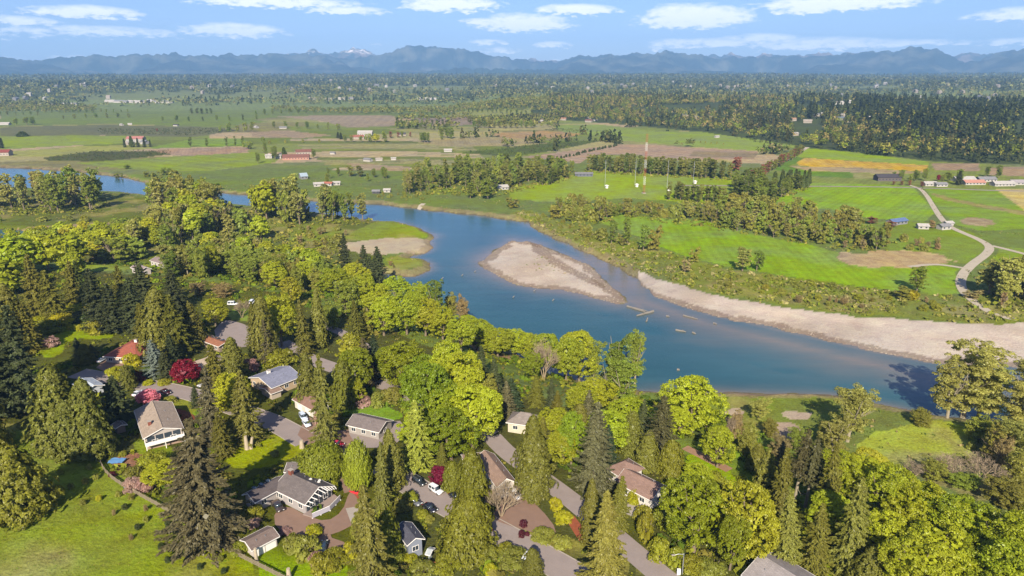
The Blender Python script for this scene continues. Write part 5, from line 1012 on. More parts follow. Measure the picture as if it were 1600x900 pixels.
# ---- the bluff and the village, read off the photograph: kind, x, root y, top y, width
L_('''F -12 668 432 96;F 42 655 470 72;F 8 640 455 80;T 36 815 697 88;T -30 720 600 70;C 62 500 392 50;C 88 508 418 50;C 118 483 405 38;C 20 560 440 62;C 50 555 470 50;C -14 520 430 60;
C 95 715 566 76;C 150 722 588 62;C 120 722 620 52;F 182 668 584 62;C 125 556 532 12;F 123 560 526 20;C 134 572 536 36;F 146 566 536 20;C 200 612 568 26;
F 160 524 414 52;F 180 526 440 44;F 210 524 430 54;F 232 500 404 48;F 276 490 418 48;C 196 500 412 40;C 250 562 448 58;C 282 566 456 62;C 228 550 470 44;C 306 548 470 44;F 272 578 520 34;U 246 594 530 44;F 262 600 548 34;C 300 540 492 40;
C 345 645 532 66;S 330 700 570 52;C 366 600 525 52;F 306 640 600 20;M 368 662 580 58;A 388 702 574 74;C 350 720 640 44;S 322 868 655 138;
R 291 606 564 44;N 234 638 610 32;r 216 600 578 18;d 202 602 570 24;g 180 590 574 26;g 205 578 552 26;W 185 600 582 24;w 265 632 620 20;W 248 654 634 22;g 250 668 652 18;
M 337 516 464 38;B 378 502 466 34;q 350 470 445 36;q 308 466 442 26;C 398 544 468 34;C 414 572 462 46;S 418 575 500 40;C 478 562 466 40;C 500 548 452 34;E 505 530 470 22;M 440 552 455 56;Y 456 482 430 30;W 440 580 545 50;x 392 585 558 26;
A 508 706 546 58;C 484 640 552 46;L 488 622 560 32;T 540 640 566 46;M 552 640 590 32;G 558 628 540 54;S 575 610 528 44;E 585 598 520 48;M 470 602 590 26;F 452 600 586 20;g 455 606 594 16;
D 503 758 699 70;D 561 772 690 42;A 598 800 684 40;C 615 770 668 50;L 652 742 628 72;A 584 940 748 98;T 612 880 800 44;
T 730 876 784 92;T 740 800 708 60;T 708 770 724 38;C 690 745 690 30;R 688 762 730 28;B 783 822 755 76;C 833 788 652 76;S 924 780 632 84;E 952 740 660 40;C 905 700 630 46;A 944 945 762 100;C 925 860 748 44;C 965 830 742 50;
H 1030 740 618 58;C 1010 742 672 50;T 1046 748 690 48;C 985 716 640 44;M 1080 692 588 84;G 1105 690 640 44;M 1062 690 640 50;G 1084 880 746 92;G 1060 858 792 42;M 1120 740 668 50;Y 1158 890 750 82;G 1140 900 800 46;C 1085 800 725 0.1;
C 1180 740 690 36;C 1212 840 692 56;H 1240 795 664 44;H 1258 800 676 44;A 1228 900 758 62;C 1290 830 688 56;C 1270 905 780 60;A 1322 902 732 76;C 1190 800 700 50;S 1220 745 690 34;T 1180 900 830 0.1;
M 1262 760 706 50;M 1296 790 700 62;M 1340 800 712 66;M 1300 850 770 60;M 1372 842 728 80;Y 1345 780 700 50;M 1420 870 748 86;M 1380 900 800 70;G 1440 862 752 60;M 1478 900 778 90;G 1500 900 768 76;M 1460 940 820 90;G 1560 948 796 100;M 1520 960 850 80;G 1600 930 790 80;M 1600 1000 850 100;M 1420 960 840 80;C 1412 930 838 74;C 1380 940 870 50;C 1350 930 850 60;g 1400 800 762 30;
G 636 628 534 84;G 662 690 548 78;G 618 610 540 54;M 700 640 530 70;M 725 660 545 70;G 700 700 600 70;M 650 712 640 50;M 738 716 606 84;G 705 735 640 80;C 745 630 568 44;C 720 640 580 44;O 765 650 590 44;C 690 650 575 40;
F 755 608 538 30;F 776 632 556 34;E 800 652 588 52;S 792 660 598 40;C 838 640 584 40;F 862 655 590 30;C 845 720 650 44;M 860 700 636 50;M 880 740 670 50;G 892 740 640 50;C 870 672 610 40;M 908 660 600 48;S 918 690 612 46;M 930 650 590 60;M 955 720 640 60;M 985 680 625 60;C 960 660 618 34;F 1002 690 622 30;M 700 620 570 50;
M 600 534 462 56;M 636 532 452 54;M 665 534 462 50;M 692 540 478 48;M 720 560 490 50;M 745 556 500 50;M 655 500 438 40;M 620 480 430 46;M 590 500 440 50;k 680 510 438 40;q 727 522 456 34;O 705 500 456 34;w 760 540 515 34;M 778 566 512 48;M 806 566 514 54;M 830 575 520 44;B 850 606 528 62;M 852 590 520 44;M 905 612 518 66;M 884 606 522 46;k 928 612 530 44;k 960 640 508 56;k 992 612 512 42;k 972 650 560 60;k 950 640 560 44;G 832 600 546 34;
F 541 446 363 32;F 571 452 382 34;F 595 462 384 42;F 582 452 398 30;M 558 470 408 50;M 574 496 424 46;o 540 500 440 50;M 530 470 418 44;C 560 540 466 40;O 575 530 480 36;W 545 560 520 40;o 520 520 470 40;
M 28 440 362 56;M 76 430 362 46;M 116 418 360 40;Y 146 412 376 42;o 178 418 370 60;M 14 410 372 46;o 214 410 372 46;M 120 440 390 30;c 128 480 405 30;M 4 470 400 50;
K 1504 672 534 96;K 1480 664 560 56;K 1528 664 560 60;K 1324 704 602 70;K 1300 720 650 50;K 1596 690 586 74;K 1610 640 560 60;O 1440 672 640 46;O 1550 730 668 48;q 1560 740 684 36;K 1585 740 660 70;o 1530 700 650 50;O 1580 770 700 56;B 1430 752 722 44;B 1478 756 712 56;B 1532 764 712 66;o 1500 770 744 50;O 1560 800 748 60;O 1460 760 726 44;O 1590 810 760 60;
K 1185 662 622 40;q 1150 690 640 30;O 1205 690 655 40;q 1130 705 665 30;O 1168 720 674 44;q 1215 720 680 36;o 1250 712 672 40;O 1290 700 662 34;B 1140 690 650 24;W 1120 712 690 30;
g 766 900 882 22;g 868 800 778 22;g 880 820 800 30;w 848 848 830 38;w 878 858 840 32;W 790 875 850 30;w 760 880 858 36;r 818 825 812 14;r 816 841 828 12;r 824 838 830 8;w 800 890 862 50;C 832 905 858 40;W 700 900 872 40;w 660 905 880 40;g 640 880 866 24;
g 490 840 822 26;W 505 900 866 40;w 480 880 842 44;g 478 878 870 12;x 494 884 862 24;W 525 892 862 44;g 545 880 848 26;w 458 866 838 36;x 445 836 826 20;r 448 782 770 12;g 460 786 774 14;W 400 810 790 26;x 397 826 810 22;W 374 868 848 26;w 560 850 800 22;W 522 772 750 14;
W 240 740 706 46;w 210 752 728 26;M 262 768 722 56;x 208 770 744 26;g 216 764 744 18;r 176 746 736 10;x 228 770 742 26;W 192 714 704 12;d 410 690 680 14;w 430 716 704 16;W 640 790 770 30;w 628 800 780 34;W 660 812 798 20;w 672 818 806 16;
d 270 585 560 14;W 255 604 592 22;g 232 604 594 16;x 80 545 524 24;W 76 525 500 36;g 96 512 490 34;g 62 512 494 26;g 125 486 474 36;d 126 506 494 30;g 108 516 504 9;g 116 517 506 9;g 124 518 506 9;W 140 520 500 20;W 152 526 498 28;d 140 510 490 24;
W 700 738 720 20;x 500 670 640 20;w 610 634 606 40;W 640 650 630 30;w 590 640 612 24;x 566 640 618 30;W 668 650 640 24;r 560 625 596 16;w 660 700 672 30;W 640 690 668 30;
W 1045 830 792 50;W 1010 850 800 30;W 1030 880 840 36;W 1055 890 856 30;W 1005 820 790 30;W 1085 898 874 40;w 1110 904 880 50;g 990 790 765 22;W 1120 770 740 40;M 1090 770 728 50;w 1170 690 660 30;''')
# drop the two placeholders with no width
for t_ in [t for t in TREES if t[0].scale.x < .01]:
    for c_ in list(t_[0].children): bpy.data.objects.remove(c_)
    bpy.data.objects.remove(t_[0]); TREES.remove(t_)
# saplings in the rough field
for (x, y, k) in [(31,672,'w'),(46,676,'w'),(58,682,'w'),(130,790,'w'),(155,783,'g'),(178,806,'q'),(185,777,'w'),(205,782,'w'),(195,797,'d'),(228,800,'q'),(228,816,'w'),(262,824,'d'),(216,828,'d'),(205,845,'q'),(252,858,'d'),(262,880,'d'),(313,890,'d'),(350,897,'d'),(110,765,'w'),(133,757,'w'),(150,750,'w'),(95,742,'W'),(112,720,'W'),(140,735,'w'),(345,878,'w'),(60,700,'w')]:
    T(k, x, y, y - 11, 9)
# ---- woods filled by area: polygon, mix of kinds, spacing in m, height range, width/height
def grove(pts, mix, step, h0, h1, wr, seed, z=0.0, clear=None, far=False, group=None, maxn=300):
    P = fit(pts, z) if z else fit(pts); g = random.Random(seed); n = 0; x0, y0 = P.min(0); x1, y1 = P.max(0); C_ = []
    yy = y0
    while yy < y1:
        xx = x0
        while xx < x1:
            C_.append((xx + g.uniform(-.42, .42) * step, yy + g.uniform(-.42, .42) * step)); xx += step
        yy += step * .87
    A = np.array(C_); k = inpoly(P, A[:, 0], A[:, 1]); A = A[k]; A = A[H(A[:, 0], A[:, 1]) > .5] if len(A) else A
    if clear is not None and len(A): A = A[~inpoly(clear, A[:, 0], A[:, 1])]
    A = A[:maxn]; Z = H(A[:, 0], A[:, 1]) if len(A) else []
    for (x, y), z_ in zip(A, Z):
        kk = g.choice(mix); h = g.uniform(h0, h1) * (.45 if kk in 'Wwdgq' and h0 > 9 else 1); plant(kk, (x, y, z_), h, h * wr * g.uniform(.8, 1.2))
grove([(265,470),(262,400),(330,372),(420,392),(520,418),(540,448),(500,470),(440,462),(380,445),(330,452)], 'MoooOkKMo', 11, 13, 20, .78, 1, 8)
grove([(200,400),(250,355),(330,345),(420,380),(330,372),(262,400)], 'oOkMK', 13, 17, 28, .65, 2)
grove([(0,372),(100,368),(190,364),(250,356),(210,392),(100,394),(0,396)], 'MoYoM', 12, 12, 17, .85, 3, 4)
grove([(-60,318),(20,318),(80,316),(120,322),(70,335),(0,335),(-60,335)], 'KKk', 18, 27, 36, .55, 4)
grove([(95,312),(165,318),(172,330),(120,340),(70,334)], 'KKk', 19, 31, 39, .55, 5)
grove([(240,320),(300,322),(345,332),(340,352),(280,350),(240,340)], 'KKOkM', 15, 25, 36, .6, 6)
grove([(395,335),(450,332),(480,336),(500,350),(470,360),(420,348),(380,345)], 'KKoKM', 15, 26, 36, .58, 7)
grove([(500,340),(560,338),(585,344),(580,352),(530,352),(500,350)], 'kkK', 11, 23, 31, .5, 8)
grove([(620,298),(640,296),(660,304),(640,308)], 'kKj', 12, 18, 26, .5, 9)
grove([(650,278),(740,268),(850,266),(900,272),(880,284),(800,296),(780,308),(740,306),(720,300),(660,304),(640,290)], 'kpKjoo', 17, 16, 26, .62, 10)
grove([(830,288),(900,276),(903,280),(850,296)], 'pp', 12, 15, 19, .55, 11)
grove([(918,266),(980,268),(1060,273),(1145,279),(1145,284),(1060,279),(980,274),(918,272)], 'jjp', 9.5, 19, 24, .46, 12)
grove([(1040,315),(1060,309),(1130,318),(1136,324),(1090,324)], 'jjp', 10, 15, 19, .55, 13)
grove([(1140,296),(1180,292),(1200,300),(1180,322),(1150,318)], 'kp', 14, 20, 26, .6, 14)
grove([(1165,310),(1240,296),(1252,298),(1200,324),(1170,326)], 'kpp', 12, 14, 19, .6, 15)
grove([(1200,290),(1265,289),(1268,295),(1245,300),(1200,296)], 'cc', 11, 15, 19, .4, 16)
grove([(880,340),(860,326),(900,320),(930,326),(985,332),(1060,338),(1060,345),(985,344),(930,350),(900,356)], 'OwOo', 11, 8, 13, .95, 17)
grove([(895,365),(930,368),(975,388),(985,395),(960,392),(900,372)], 'OwwO', 10, 7, 10, 1.0, 18)
grove([(1060,336),(1120,338),(1160,352),(1260,372),(1330,380),(1390,384),(1400,394),(1330,396),(1260,384),(1150,366),(1110,352),(1060,346)], 'OOoqKo', 12, 11, 19, .8, 19)
grove([(1115,330),(1180,335),(1240,345),(1330,362),(1380,372),(1330,380),(1200,362),(1130,350)], 'OqoKO', 11, 12, 22, .75, 20)
grove([(1400,382),(1470,380),(1480,395),(1400,398)], 'wwOq', 12, 5, 8, 1.1, 21)
grove([(1560,460),(1640,450),(1640,490),(1555,490)], 'KqO', 12, 18, 26, .6, 22)
for t_ in ('K 1545 466 402 40;K 1572 480 392 50;K 1600 474 396 50;q 1520 470 452 30;K 1160 428 386 32;k 1182 426 390 22;k 1432 462 416 32;O 1085 412 384 24;O 1020 395 350 34;k 955 384 344 20;k 980 386 340 22;k 1005 395 350 22;O 1410 472 448 34;q 1070 428 404 20;'
  'O 935 350 305 24;O 870 345 318 34;O 800 328 308 28;k 762 314 280 34;k 735 312 285 24;k 415 248 212 9;k 403 256 238 10;k 430 250 228 14;c 445 248 230 10;k 490 248 232 10;p 298 230 213 8;p 324 230 215 7;p 355 230 212 7;p 368 229 212 6;p 380 228 212 6;o 388 234 220 16;'
  'p 513 280 259 7;k 604 280 262 9;k 575 284 270 7;k 512 290 270 10;k 425 300 280 16;k 340 298 284 12;o 200 265 256 14;o 260 275 262 20;o 185 280 270 12;o 230 278 266 14;'
  'c 35 214 205 16;k 42 196 181 10;k 52 196 182 10;k 25 197 183 9;F 3 232 215 8;o 160 160 160 0.1;F 528 216 206 8;F 533 218 207 8;b 245 206 200 5;'
  'w 1350 385 365 24;b 1360 352 338 20;b 1390 358 345 20;q 1455 358 344 16;g 1424 470 452 20;').split(';'):
    a = t_.split()
    if a and float(a[4]) > 1: T(a[0], *[float(v) for v in a[1:5]])
def row(kinds, x0, y0, x1, y1, step, h0, h1, wr, seed):
    a, b = hit(x0, y0), hit(x1, y1); n = max(1, int((b - a).length / step)); g = random.Random(seed)
    for i in range(n + 1):
        p = a.lerp(b, i / n) + Vector((g.uniform(-2, 2), g.uniform(-2, 2), 0)); h = g.uniform(h0, h1); plant(g.choice(kinds), (p.x, p.y, Hs(p.x, p.y)), h, h * wr * g.uniform(.8, 1.2))
row('bj', 1165, 290, 1252, 240, 12, 12, 17, .7, 1); row('b', 1148, 270, 1152, 268, 6, 20, 20, .6, 2)
row('FcF', 196, 230, 236, 230, 9, 12, 20, .6, 3); row('koY', 540, 222, 600, 222, 14, 12, 20, .8, 4); row('bko', 600, 216, 640, 214, 12, 10, 16, .8, 5)
row('bpko', 1395, 282, 1425, 284, 9, 8, 14, .8, 6); row('kRk', 1430, 282, 1500, 284, 10, 8, 16, .8, 7); row('kFk', 1475, 288, 1500, 289, 9, 12, 20, .7, 8); row('b', 1395, 289, 1440, 291, 8, 5, 7, 1.0, 9); row('k', 1540, 276, 1560, 278, 10, 12, 17, .8, 10)
row('w', 1396, 300, 1200, 300, 14, .8, 1.2, 1.2, 21)
for (x0, y0, x1, y1, ks, h0, h1, st, sd_) in [(660,178,830,180,'pk',12,18,16,30),(255,190,400,188,'kp',12,20,30,31),(430,200,530,203,'ko',14,22,26,32),(620,200,700,204,'kp',12,20,12,33),(620,193,700,195,'pk',12,20,14,34),(740,200,830,200,'kj',14,22,12,35),(735,193,820,194,'kj',14,22,16,36),
    (60,176,200,176,'ko',10,18,22,37),(0,180,60,180,'kj',10,18,22,38),(100,186,200,184,'kjo',10,18,24,39),(400,180,540,176,'k',14,22,26,40),(300,178,330,178,'p',18,24,16,41),(1010,196,1060,197,'ok',12,18,14,42),(905,240,965,228,'d',4,6,9,43),(860,250,905,242,'d',4,6,9,44),
    (345,205,395,206,'ko',14,24,18,45),(420,224,500,222,'w',4,8,26,46),(530,275,600,278,'jk',10,16,14,47),(690,218,760,214,'ko',8,12,18,48),(1085,222,1130,226,'w',3,5,12,49),(690,215,706,216,'k',20,24,10,50),(660,222,668,223,'k',18,20,6,51)]: row(ks, x0, y0, x1, y1, st, h0, h1, .75, sd_)
# scrub of the river banks, each bush its own
def bushes(pts, mix, step, h0, h1, seed, maxn=90): grove(pts, mix, step, h0, h1, 1.25, seed, maxn=maxn)
bushes([(1000,418),(1060,410),(1140,428),(1260,450),(1360,462),(1440,470),(1540,488),(1530,505),(1400,500),(1270,486),(1120,462),(1040,440)], 'wwWwqO', 12, 2, 4.5, 60, 45)
bushes([(1180,470),(1300,478),(1400,490),(1520,505),(1400,502),(1270,488)], 'wq', 16, 1.5, 3, 61, 15)
bushes([(0,340),(240,345),(330,355),(380,380),(250,372),(0,352)], 'wWwo', 24, 3, 6, 62, 32)
bushes([(190,302),(260,312),(340,320),(400,330),(390,345),(240,318)], 'wo', 18, 3, 7, 63, 25)
bushes([(590,302),(660,312),(660,318),(590,314)], 'w', 11, 2, 4, 64, 30)
bushes([(820,335),(870,345),(930,375),(985,408),(1000,420),(960,405),(880,372)], 'wwWO', 12, 2, 4, 65, 30)
bushes([(480,352),(540,366),(560,385),(520,400),(440,395),(420,370)], 'wqO', 16, 3, 7, 66, 20)
bushes([(1500,700),(1600,700),(1640,760),(1560,780),(1490,740)], 'wwqW', 9, 1.5, 3.5, 67, 25)
bushes([(1130,690),(1260,712),(1300,700),(1290,740),(1140,725)], 'wqW', 10, 1.5, 3.5, 68, 20)
bushes([(560,398),(600,404),(620,425),(560,425)], 'wq', 10, 2, 4, 69, 14)
# ------------------------------------------------------------------ woods that read as one mass
def small_tree(kind, g, n):
    """a light tree of n leaf sprays, 1 m tall, 1 m wide, for massed woods"""
    if kind == 'con':
        t = g.uniform(0, 1, n) ** 1.1; a = g.uniform(0, 6.283, n); r = .5 * (1 - t) ** .8 * g.uniform(.75, 1.1, n); P = np.stack([np.cos(a) * r, np.sin(a) * r, .05 + .93 * t], 1); N = np.stack([np.cos(a), np.sin(a), a * 0 + .6], 1); return P, N
    c = g.normal(0, .17, (6, 3)) * np.array([1, 1, .7]) + np.array([0, 0, .58]); k = g.integers(0, 6, n); d = sph(g, n); d[:, 2] = np.where(d[:, 2] < -.2, -d[:, 2], d[:, 2]); return c[k] + d * np.array([.3, .3, .28]), d + np.array([0, 0, .3])
def mass(name, XY, kinds, h0, h1, wr, n, s, cols, label, seed, cat, jit=.4):
    """XY: positions; builds one joined mesh of leafy trees with a colour each"""
    g = np.random.default_rng(seed); VV, CC = [], []; Z = H(XY[:, 0], XY[:, 1]); prot = {k: [small_tree(k, g, n) for _ in range(6)] for k in set(kinds)}
    cl = fbm(XY[:, 0], XY[:, 1], 120, seed, 3)
    for i, ((x, y), z) in enumerate(zip(XY, Z)):
        k = kinds[int(g.integers(len(kinds)))] if cl[i] > -.25 or 'con' not in kinds else 'con'; P, N = prot[k][int(g.integers(6))]; h = g.uniform(h0, h1) * (1.15 if k == 'con' else .85); wd = h * wr * (.6 if k == 'con' else 1.0) * g.uniform(.8, 1.25); a = g.uniform(0, 6.283); ca, sa = math.cos(a), math.sin(a)
        Q = np.stack([(P[:, 0] * ca - P[:, 1] * sa) * wd + x, (P[:, 0] * sa + P[:, 1] * ca) * wd + y, P[:, 2] * h + z - .3], 1); N2 = np.stack([N[:, 0] * ca - N[:, 1] * sa, N[:, 0] * sa + N[:, 1] * ca, N[:, 2]], 1)
        VV.append(leaves(Q, N2, s * h, g, jit, .7)); c = cols[k][int(g.integers(len(cols[k])))]; CC.append(np.tile(np.array(c) * g.uniform(.8, 1.2), (len(P) * 4, 1)))
    V = np.vstack(VV); me = mesh(name, V, np.arange(len(V)).reshape(-1, 4), vleaf); vcol(me, np.vstack(CC)); return ob(name, me, kind='stuff', label=label, cat=cat)
CON = [lin(78,86,48), lin(58,66,40), lin(84,88,48), lin(98,94,52)]; DEC = [lin(148,146,62), lin(160,146,78), lin(130,140,50), lin(176,156,92), lin(118,132,48)]
BRI = [lin(160,170,50), lin(146,160,48), lin(166,160,72)]
def scatter(n, seed, test, x0, x1, r0, r1, pw=1.0):
    g = np.random.default_rng(seed); a = np.radians(g.uniform(x0, x1, n)); r = r0 + (r1 - r0) * g.uniform(0, 1, n) ** pw; xy = np.stack([r * np.sin(a), r * np.cos(a)], 1); return xy[test(xy[:, 0], xy[:, 1])]
OPEN = [fit(q) for q in ([(1235,205),(1280,200),(1290,222),(1240,228)], [(1250,182),(1330,180),(1350,194),(1240,196)], [(1570,212),(1700,205),(1700,228),(1575,226)], [(1030,178),(1140,178),(1120,186),(1040,186)])]
def onhill(x, y):
    d = side(HILLF, x, y); m = (d > 4 + 18 * vn(x, y, 70, 5)) & (d < 1150)
    for q in OPEN: m &= ~inpoly(q, x, y)
    return m
XY = scatter(9500, 5, onhill, 3, 47, 900, 3300, 1.0); px, py = topix(XY[:, 0], XY[:, 1], H(XY[:, 0], XY[:, 1]))
dk = fbm(px, py * 3, 120, 7, 3) + (px - 1380) / 420 - (py - 205) / 60
west = px < 1240
o_ = np.argsort(np.hypot(XY[:, 0], XY[:, 1])); XY = XY[o_]; dk = dk[o_]; west = west[o_]
edge = side(HILLF, XY[:, 0], XY[:, 1]) < 45 + 25 * vn(XY[:, 0], XY[:, 1], 90, 15)
mass('hillside_forest', XY[edge & ~west], ['dec', 'dec', 'con'], 18, 28, .72, 60, .075, {'con': CON[:3], 'dec': BRI + DEC[:3]}, 'leafy lower edge of the wooded hill across the fields', 61, 'woods')
mass('hillside_forest', XY[~edge & ~west & (dk > 0)], ['con', 'con', 'con', 'dec'], 22, 33, .5, 32, .09, {'con': CON[:2], 'dec': DEC[:3]}, 'dark conifer wood covering the top of the hill', 62, 'woods')
mass('hillside_forest', XY[~edge & ~west & (dk <= 0)], ['dec', 'dec', 'con'], 17, 28, .7, 48, .078, {'con': CON, 'dec': DEC}, 'olive mixed wood on the slope of the hill', 63, 'woods')
mass('hillside_forest', XY[west], ['dec', 'dec', 'con', 'dec'], 16, 26, .75, 34, .09, {'con': CON, 'dec': DEC}, 'olive mixed wood along the low ridge beyond the meadow', 64, 'woods')
# the far plateau: clusters of forest with clearings
def plateau(x, y): return (fbm(x, y, 420, 71, 3) > -.34) & (np.hypot(x, y) + 250 * fbm(x, y, 900, 21, 2) > 2980)
XY = scatter(33000, 6, plateau, -50, 50, 2800, 9500, 1.25); r_ = np.hypot(XY[:, 0], XY[:, 1])
FDEC = [lin(146,148,80), lin(158,150,92), lin(132,138,72)]; FCON = [lin(86,94,56), lin(102,106,62), lin(74,84,50)]
mass('far_forest', XY[r_ < 4600], ['con', 'dec', 'dec', 'dec'], 13, 24, 1.0, 9, .22, {'con': FCON, 'dec': FDEC}, 'wooded front slope of the far plateau', 65, 'woods')
mass('far_forest', XY[r_ >= 4600], ['con', 'con', 'dec'], 20, 34, 1.3, 6, .26, {'con': FCON, 'dec': FDEC}, 'endless woods fading into haze on the far plateau', 66, 'woods')
# valley woods too far to single out
def bands(name, pts_list, step, kinds, h0, h1, seed, label, n=12, wr=.75, s=.17, cols=None):
    g = np.random.default_rng(seed); XYs = []
    for pts in pts_list:
        P = fit(pts); x0, y0 = P.min(0); x1, y1 = P.max(0); m = int((x1 - x0) * (y1 - y0) / step ** 2); q = np.stack([g.uniform(x0, x1, m), g.uniform(y0, y1, m)], 1); XYs.append(q[inpoly(P, q[:, 0], q[:, 1])])
    XY = np.vstack(XYs); return mass(name, XY, kinds, h0, h1, wr, n, s, cols or {'con': CON, 'dec': [lin(132,134,62), lin(144,138,72), lin(116,124,52)]}, label, seed, 'trees')
bands('valley_trees', [[(530,173),(760,170),(860,176),(860,181),(700,180),(540,180)], [(620,186),(740,186),(738,190),(620,191)], [(770,168),(880,165),(1100,170),(1100,178),(960,180),(800,177)], [(620,197),(710,199),(720,204),(620,204)], [(740,188),(850,186),(880,192),(860,201),(780,203),(735,200)],
    [(0,166),(60,165),(150,170),(150,176),(0,178)], [(420,170),(540,176),(540,180),(425,174)], [(1160,162),(1330,158),(1500,165),(1600,160),(1600,168),(1300,172)], [(870,176),(1000,184),(1000,190),(860,188)]], 17, ['dec'], 13, 22, 71, 'belts of trees dividing the far valley fields')
def hedge_test(x, y):
    cu, cv = x * .94 + y * .34 + 60 * vn(x, y, 500, 41), -x * .34 + y * .94; cr = np.floor(cv / 150).astype(int); wd_ = 150 + 130 * _h(cr, cr * 0 + 3, 9); uu = (cu + 80 * _h(cr, cr * 0, 4)) / wd_; fu = np.abs(uu - np.round(uu)) * wd_; fv = np.abs(cv / 150 - np.round(cv / 150)) * 150
    r = np.hypot(x, y); m = ((fu < 9) | (fv < 9)) & (fbm(x, y, 260, 44, 3) > -.14) & (r > 1150) & (r < 3050) & (H(x, y) > 1.5) & (side(HILLF, x, y) * (x > -100) < 0)
    for nm, P, c, wob in FIELDS:
        if nm == 'field' and P is not None and np.hypot(*P.mean(0)) < 1900: m &= ~inpoly(P, x, y)
    return m
XY = scatter(90000, 9, hedge_test, -41, 26, 1100, 3050, .8)[:4200]
mass('hedgerow_trees', XY, ['dec', 'dec', 'dec', 'con'], 9, 19, .8, 14, .15, {'con': CON, 'dec': [lin(120,126,56), lin(136,132,70), lin(104,114,50), lin(150,136,92)]}, 'hedgerow trees lining the far valley fields', 73, 'trees')
bands('orchard', [[(718,241),(860,225),(945,221),(862,238),(800,247)], [(65,249),(150,238),(265,238),(270,243),(160,255),(75,253)], [(150,203),(330,202),(375,206),(300,214),(160,212)], [(1150,218),(1230,222),(1240,228),(1190,226)], [(860,202),(920,204),(900,208),(850,206)]], 8.5, ['dec'], 2.6, 3.8, 72, 'low dark orchard rows in the valley fields', 10, 1.1, .2, {'dec': [lin(70,92,40), lin(88,96,48), lin(96,88,60)]})
# ------------------------------------------------------------------ undergrowth on the bluff and in gardens
def low_growth(n, seed, name, label, x0, x1, y0, y1, test, s0, s1, cols, leaf=9):
    g = np.random.default_rng(seed); x = g.uniform(x0, x1, n); y = g.uniform(y0, y1, n); k = test(x, y); x, y = x[k], y[k]; z = H(x, y); r = g.uniform(s0, s1, len(x)); m = leaf
    d = sph(g, len(x) * m).reshape(-1, m, 3); d[..., 2] = np.abs(d[..., 2]); P = np.stack([x, y, z], 1)[:, None] + d * (r[:, None, None] * np.array([1, 1, .75])); cc = np.array(cols)[g.integers(0, len(cols), len(x))] * g.uniform(.8, 1.2, len(x))[:, None]
    V = leaves(P.reshape(-1, 3), d.reshape(-1, 3), 1.0, g, .5, .7); C0 = np.repeat(P.reshape(-1, 3), 4, 0); V = C0 + (V - C0) * np.repeat(np.repeat(r, m), 4)[:, None] * .55; me = mesh(name, V, np.arange(len(V)).reshape(-1, 4), vleaf); vcol(me, np.repeat(cc, m * 4, 0)); return ob(name, me, kind='stuff', label=label, cat='undergrowth')
HARD = [np.array([[o.matrix_world.translation.x, 0]]) for o in ()]
roads_xy = []
for o in [o for o in COL.objects if o.type == 'MESH' and o.name.split('.')[0] in ('road', 'driveway', 'path', 'garden_bed', 'pond')]:
    nv = len(o.data.vertices); co = np.empty(nv * 3, np.float32); o.data.vertices.foreach_get('co', co); co = co.reshape(-1, 3)[:, :2]
    if np.hypot(co[:, 0], co[:, 1]).mean() < 800: roads_xy.append(co)
roads_xy = np.vstack(roads_xy)
def clearof(x, y, d=2.4):
    ok = np.ones(len(x), bool)
    for i in range(0, len(x), 4000):
        q = (x[i:i+4000, None] - roads_xy[None, :, 0]) ** 2 + (y[i:i+4000, None] - roads_xy[None, :, 1]) ** 2; ok[i:i+4000] = q.min(1) > d * d
    for nm, o3, L, W_ in HOUSES:
        c = o3; ok &= True
    return ok
hb = []
for o in COL.objects:
    if o.type == 'EMPTY' and o.get('category') in ('house', 'garage', 'house wing', 'carport', 'shed') and o.location.length < 700:
        w_ = next((c for c in o.children if c.name.startswith('wall')), None)
        if w_: bb = [Matrix.Translation(o.location) @ Matrix.Rotation(o.rotation_euler.z, 4, 'Z') @ Vector(v) for v in w_.bound_box]; q = [bb[0], bb[4], bb[7], bb[3]]; hb.append(np.array([[v.x, v.y] for v in q]))
def offhouse(x, y):
    ok = np.ones(len(x), bool)
    for P in hb: ok &= ~inpoly(P, x, y) & (dist(P, x, y) > 1.2)
    return ok
gardens = [P for nm, P, c, wob in FIELDS if nm == 'lawn']; hay = [P for nm, P, c, wob in FIELDS if nm == 'grass' and P[:, 1].min() < 160]
def bluff_ok(x, y):
    b = side(BLUFF, x, y); m = (b < 55) & (np.hypot(x, y) > 90) & (np.hypot(x, y) < 560) & (H(x, y) > 1.2)
    for P in gardens + hay: m &= ~inpoly(P, x, y)
    i = np.where(m)[0]; m2 = np.zeros(len(x), bool); k = clearof(x[i], y[i]) & offhouse(x[i], y[i]); m2[i[k]] = True; return m2
low_growth(30000, 81, 'undergrowth', 'tangled undergrowth and garden greenery between the village trees', -420, 330, 90, 560, bluff_ok, .35, 1.15, [lin(122,128,34), lin(142,142,40), lin(100,108,34), lin(132,136,50), lin(120,112,58)])
low_growth(12000, 87, 'undergrowth', 'young shrubs and saplings filling the gaps between the bluff trees', -420, 330, 90, 560, lambda x, y: bluff_ok(x, y) & (fbm(x, y, 18, 91, 3) > -.1), .9, 2.1, [lin(128,146,38), lin(104,126,36), lin(146,150,50), lin(88,108,36), lin(138,130,60)], 20)
def flood_ok(x, y):
    b = side(BLUFF, x, y); z = H(x, y); m = (b > 30) & (z > .9) & (np.hypot(x, y) < 900) & (fbm(x, y, 26, 78, 3) > -.05); 
    for nm, P, c, wob in FIELDS:
        if nm in ('field', 'meadow', 'gravel') and P is not None: m &= ~inpoly(P, x, y)
    m &= ~inpoly(BEACH, x, y); return m
low_growth(28000, 82, 'scrub', 'rough low scrub and tussocks on the river flats', -560, 620, 200, 860, flood_ok, .3, .9, [lin(124,138,58), lin(146,146,76), lin(106,124,50), lin(172,154,104)], 6)
BAND = [P for nm, P, c, wob in FIELDS if nm == 'scrub'][0]
